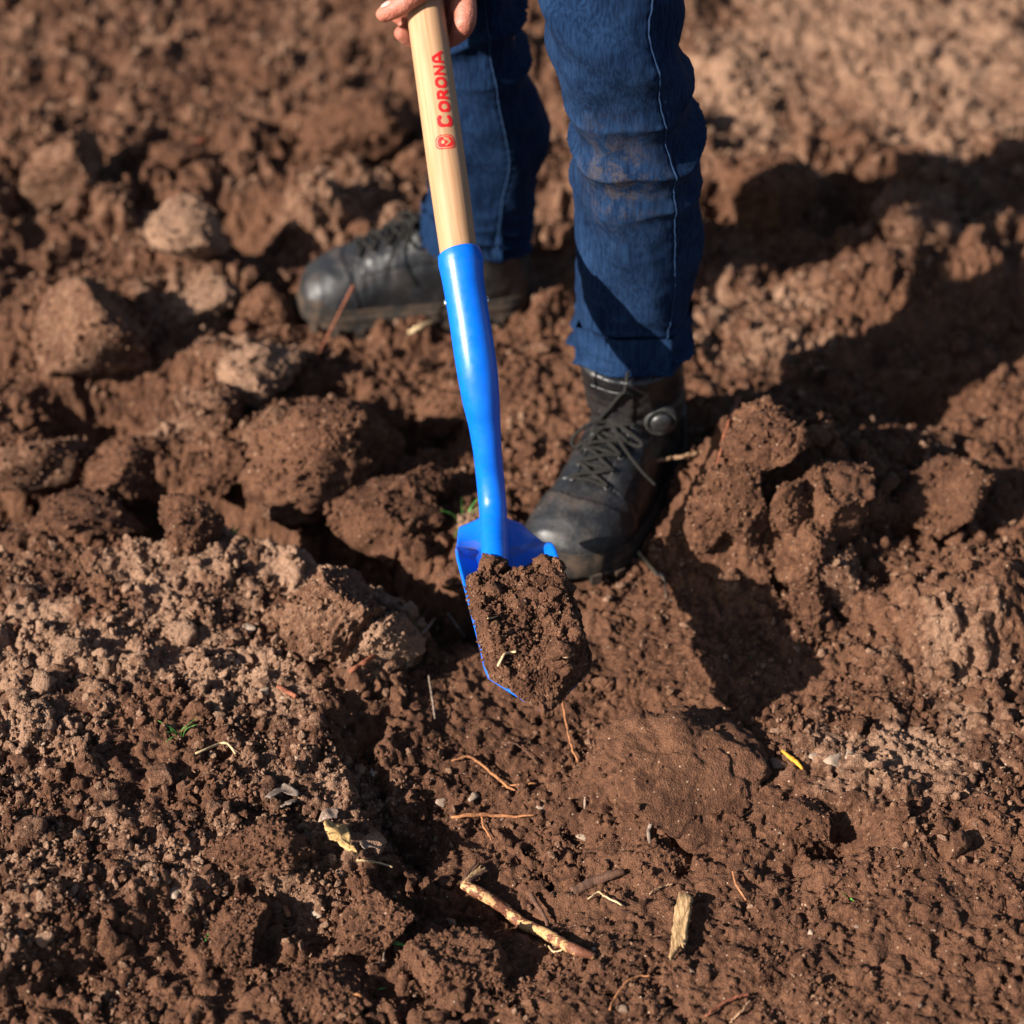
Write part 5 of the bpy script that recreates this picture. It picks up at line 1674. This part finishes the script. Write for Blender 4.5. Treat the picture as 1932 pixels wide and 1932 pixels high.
thing_tube('straw', 'thick pale straw on the soil behind the blue socket', 'straw', [(770, 628), (820, 605), (872, 590)], zv, 0.0032, M_STRAW, lift=0.004)
thing_tube('twig', 'reddish twig leaning on the soil heap behind the boot', 'twig', [(1680, 540), (1630, 660), (1590, 760), (1520, 1020)], zb, [0.0024, 0.0022, 0.0018, 0.0010], M_REDT, lift=0.012)
thing_tube('twig', 'dark red twig lying under the pale clod by the black pit', 'twig', [(322, 300), (350, 285), (385, 262)], zv, 0.0045, M_REDT, lift=0.006)

# twig held by the heap and reaching over the boot; stalk standing before the other boot
mound = hit(*zb((1400, 945)))
dm_ = (mound - CPOS) @ FWD
pp = [zb(p) for p in ((1010, 1005), (1130, 990), (1250, 972), (1350, 950), (1420, 940))]
path_ = np.array([at_depth(a, b, dm_ - 0.020 + 0.006 * k) for k, (a, b) in enumerate(pp)])
thing_tube('twig', 'crooked tan twig reaching from the soil heap over the side of the boot', 'twig', None, None, [0.0018, 0.0026, 0.0026, 0.0030], M_TAN, path=spline(path_, 26) + np.random.RandomState(4).normal(size=(26, 3)) * 0.0007)
g0 = hit(588, 690)
d0 = (g0 - CPOS) @ FWD
path_ = np.array([at_depth(588, 692, d0), at_depth(630, 610, d0 - 0.02), at_depth(667, 538, d0 - 0.03)])
thing_tube('stalk', 'thin reddish stalk standing in front of the sideways boot', 'stalk', None, None, [0.0009, 0.0013, 0.0020], M_REDT, path=spline(path_, 20))

# strands on the load
proj = top.reshape(-1, 3) - CPOS
pd_ = proj @ FWD
px_, py_ = 966 + (proj @ RGT) / pd_ / PS, 966 - (proj @ UPV) / pd_ / PS
def on_load(pts, lift):
    out = []
    for p in pts:
        a, b = zs5(p)
        near_ = np.hypot(px_ - a, py_ - b) < 7
        d = pd_[near_].min() if near_.any() else np.median(pd_)
        out.append(at_depth(a, b, d - lift))
    return np.array(out)
thing_tube('straw', 'bent cream straw stuck in the soil on the blade', 'straw', None, None, 0.0013, M_STRAW, path=spline(on_load([(642, 1445), (668, 1395), (697, 1345), (740, 1335), (792, 1325)], 0.004), 20))
thing_tube('rootlet', 'thin tan rootlet over the lower side of the soil on the blade', 'rootlet', None, None, 0.0010, M_TAN, path=spline(on_load([(1120, 1355), (1165, 1366), (1210, 1372), (1262, 1345)], 0.004), 20))
thing_tube('rootlet', 'yellow fibre on the upper left of the soil on the blade', 'rootlet', None, None, 0.0008, M_STRAW, path=spline(on_load([(560, 1055), (600, 1050), (645, 1035)], 0.003), 12))

# ------------------------------------------------------------------ flat pieces: leaf, bark flakes, wooden chip
def slab(name, label, cat, outline, conv, mat, thick, lift, curl, seed, rise=0.0, cell=16, group=None, ragged=0.8):
    """a plate with its own thickness, laid over the ground below its outline"""
    O = np.array([conv(p) for p in outline])
    D = []
    m = len(O)
    for i in range(m):
        for k in range(5):
            D.append(O[i] + (O[(i + 1) % m] - O[i]) * k / 5.0)
    D = np.array(D) + np.random.RandomState(seed).normal(size=(m * 5, 2)) * ragged
    c = D.mean(0)
    base = np.array([hit(*p) for p in D[::3]])
    # one plane through the ground below, eased upwards
    A_ = np.c_[base[:, :2], np.ones(len(base))]
    co_, *_ = np.linalg.lstsq(A_, base[:, 2], rcond=None)
    g = np.clip(np.hypot(co_[0], co_[1]), 1e-6, None)
    if g > 0.55: co_[:2] *= 0.55 / g
    pc = hit(*c)
    co_[2] = pc[2] - co_[0] * pc[0] - co_[1] * pc[1] + lift
    def onplane(p):
        r = ray(*p)
        d = (co_[2] + co_[0] * CPOS[0] + co_[1] * CPOS[1] - CPOS[2]) / (r[2] - co_[0] * r[0] - co_[1] * r[1])
        return CPOS + r * d
    rings = [1.0, 0.82, 0.6, 0.35, 0.12]
    V, n_ = [], len(D)
    for q in rings:
        for p in D:
            V.append(onplane(c + (p - c) * q))
    V.append(onplane(c))
    V = np.array(V)
    pl = V - V.mean(0)
    V[:, 2] += curl * (perlin3(V, 38, seed) + 0.6 * perlin3(V, 90, seed + 1)) + rise * (V[:, 0] - V[:, 0].min()) / (np.ptp(V[:, 0]) + 1e-9)
    F = [tuple(x) for x in grid_faces(len(rings), n_, True)]
    last = len(V) - 1
    k0 = (len(rings) - 1) * n_
    F += [(k0 + i, k0 + (i + 1) % n_, last) for i in range(n_)]
    o_ = V.mean(0)
    o = mesh_obj(name, V - o_, F, mat)
    o.location = tuple(o_)
    md = o.modifiers.new('t', 'SOLIDIFY')
    md.thickness = thick
    md.offset = 0
    tag(o, label, cat, group)
    return o
slab('dead_leaf', 'curled golden dead leaf with ragged edges', 'leaf', [(1000, 1435), (1060, 1415), (1100, 1440), (1148, 1420), (1180, 1500), (1180, 1560), (1220, 1622), (1160, 1592), (1100, 1545), (1040, 1520), (1010, 1480)], z3, M_LEAF, 0.0006, 0.010, 0.007, 3)
slab('dead_leaf', 'grey brown leaf scrap lying beside the golden leaf', 'leaf', [(1232, 1545), (1290, 1532), (1372, 1555), (1368, 1600), (1310, 1590), (1262, 1600)], z3, M_GLEAF, 0.0007, 0.007, 0.006, 4)
slab('bark_flake', 'grey curled bark flake on the dry crust above the golden leaf', 'bark', [(690, 1190), (745, 1165), (842, 1215), (838, 1245), (770, 1215), (705, 1235), (650, 1275), (622, 1265)], z3, M_GREY, 0.0012, 0.006, 0.005, 5)
slab('bark_flake', 'small grey bark flake under the curled bark flake', 'bark', [(695, 1312), (760, 1288), (842, 1272), (800, 1305), (730, 1322)], z3, M_GREY, 0.0012, 0.005, 0.003, 6)
slab('dead_leaf', 'pale grey leaf scrap half buried behind the golden leaf', 'leaf', [(960, 1425), (1010, 1360), (1065, 1335), (1105, 1365), (1090, 1410), (1030, 1420)], z3, M_GLEAF, 0.0007, 0.006, 0.006, 7)
# wooden chip: split along its grain, standing a little off the soil
chip = slab('wood_chip', 'splintered pale wooden chip standing askew and casting a shadow', 'wood chip', [(878, 1262), (925, 1285), (975, 1330), (960, 1430), (940, 1560), (918, 1690), (905, 1702), (880, 1690), (840, 1735), (797, 1792), (808, 1700), (822, 1560), (848, 1380)], z7, M_CHIP, 0.0050, 0.010, 0.0008, 8, rise=0.010, ragged=0.9)

# ------------------------------------------------------------------ green shoots
def shoot(name, label, pts, conv, r, group=None, lift=0.006):
    return thing_tube(name, label, 'grass', pts, conv, [r * 0.7, r, r, r * 0.25], M_GREEN, group, sides=8, flat=0.28, lift=lift, wig=0.1)
shoot('grass_shoot', 'single bright green grass blade lying in the dark soil', [(1490, 1045), (1560, 1048), (1645, 1075)], z6, 0.0026, lift=0.008)
shoot('grass_shoot', 'thin green grass shoot beside the rough brown clod', [(1315, 760), (1318, 820), (1326, 890)], z6, 0.0014, lift=0.008)
shoot('grass_shoot', 'thin olive shoot on the dark clods under the crust edge', [(268, 975), (250, 1010), (240, 1035)], z6, 0.0013)
def tuft(xv, yv, n, h, label, seed, spread=0.012):
    p = hit(xv, yv)
    e = empty('grass_tuft', tuple(p))
    tag(e, label, 'grass')
    rg = random.Random(seed)
    for k in range(n):
        a = rg.uniform(0, 6.28)
        hh_ = h * rg.uniform(0.5, 1.1)
        s_ = spread * rg.uniform(0.4, 1.3)
        b = np.array([math.cos(a) * s_ * 0.3, math.sin(a) * s_ * 0.3, -0.004])
        P_ = spline([b, b + [math.cos(a) * s_ * 0.5, math.sin(a) * s_ * 0.5, hh_ * 0.65], b + [math.cos(a) * s_ * 1.6, math.sin(a) * s_ * 1.6, hh_]], 9)
        v, f = tube_arrays(P_, np.linspace(0.0019, 0.0004, 9), 6, flat=0.25)
        mesh_obj('blade', v, f, M_GREEN, e)
    return e
tuft(872, 985, 9, 0.026, 'small grass tuft behind the top edge of the blue blade', 1, 0.018)
tuft(338, 1385, 7, 0.018, 'small grass tuft on the bare dry crust', 2)
tuft(478, 932, 5, 0.012, 'tiny green shoots in the trench below the largest clod', 3)
tuft(436, 1012, 5, 0.012, 'tiny green shoots at the trench edge beside the flat clod', 4)
tuft(1420, 1238, 4, 0.007, 'tiny green seedling inside the shovel shadow', 5, 0.006)
tuft(1602, 1692, 4, 0.009, 'tiny green seedling among the pale pebbles', 6, 0.006)
tuft(455, 1425, 3, 0.007, 'round green seedling at the end of the bent straw', 7, 0.006)
tuft(706, 1865, 3, 0.008, 'tiny green seedling in the dark soil under the peeled root', 8, 0.006)

# ------------------------------------------------------------------ pebbles
pv, pf = clod_shape(3, 900, (1, 0.8, 0.62), 9, 0.7)
pebA = mesh_obj('pebble', pv, pf, M_STONE)
pv, pf = clod_shape(3, 905, (1, 0.7, 0.55), 9, 0.7)
pebB = mesh_obj('pebble', pv, pf, M_STONEG)
state = {'A': False, 'B': False}
def pebble(xv, yv, s, label, kind='A', group=None, rot=0.0):
    src = pebA if kind == 'A' else pebB
    if state[kind]:
        o = src.copy(); COL.objects.link(o)
    else:
        o = src; state[kind] = True
    p = hit(xv, yv)
    o.location = (p[0], p[1], p[2] - 0.06 * s)
    o.scale = (s, s, s)
    o.rotation_euler = (0.2, 0.1, rot)
    tag(o, label, 'pebble', group)
for cv, x, y, s, lab, k in ((z5, 1665, 82, 0.010, 'round white pebble next to the yellow stalk', 'A'), (z5, 1800, 105, 0.017, 'largest oblong pale pebble near the yellow stalk', 'A'),
                            (z5, 1895, 72, 0.013, 'pale pebble beyond the largest oblong pebble', 'A'), (z5, 1400, 130, 0.017, 'dusty grey pebble in front of the yellow stalk', 'B'),
                            (z5, 62, 640, 0.011, 'pale pebble alone on the smooth soil below the slab', 'A'), (z5, 345, 1830, 0.010, 'grey angular pebble near the bottom of the dug hollow', 'B'),
                            (z4, 722, 645, 0.008, 'round pale pebble above the forked root strand', 'A'), (z4, 1145, 412, 0.008, 'small ring like white pebble on top of the flat slab', 'A'),
                            (z6, 1008, 850, 0.011, 'white pebble on the crumbs below the dry crust', 'A'), (z6, 20, 705, 0.014, 'pale pebble at the lower edge of the dry crust', 'A'),
                            (z3, 515, 155, 0.013, 'pale pebble on the far part of the dry crust', 'A'), (z3, 312, 565, 0.013, 'white pebble left of the short red stick', 'A'),
                            (z3, 615, 562, 0.009, 'yellowish pebble touching the short red stick', 'A'), (z3, 742, 606, 0.008, 'white pebble right below the short red stick', 'A'),
                            (z4, 130, 615, 0.010, 'crumbly pale pebble left of the forked root strand', 'A'), (z4, 315, 590, 0.011, 'crumbly pale pebble above the forked root strand end', 'A'),
                            (zr, 990, 690, 0.016, 'pale stone lit inside the shovel shadow', 'A')):
    a, b = cv((x, y))
    pebble(a, b, s, lab, k, None, x * 0.7)
rg = random.Random(21)
for k in range(36):
    xv_, yv_ = rg.uniform(0, 1930), 950 + 960 * rg.random() ** 0.8
    kd = 'A' if rg.random() < 0.7 else 'B'
    pebble(xv_, yv_, rg.uniform(0.0035, 0.007), 'tiny pale pebble in the loose soil' if kd == 'A' else 'tiny grey pebble in the loose soil', kd,
           'tiny pale pebbles' if kd == 'A' else 'tiny grey pebbles', rg.uniform(0, 6))
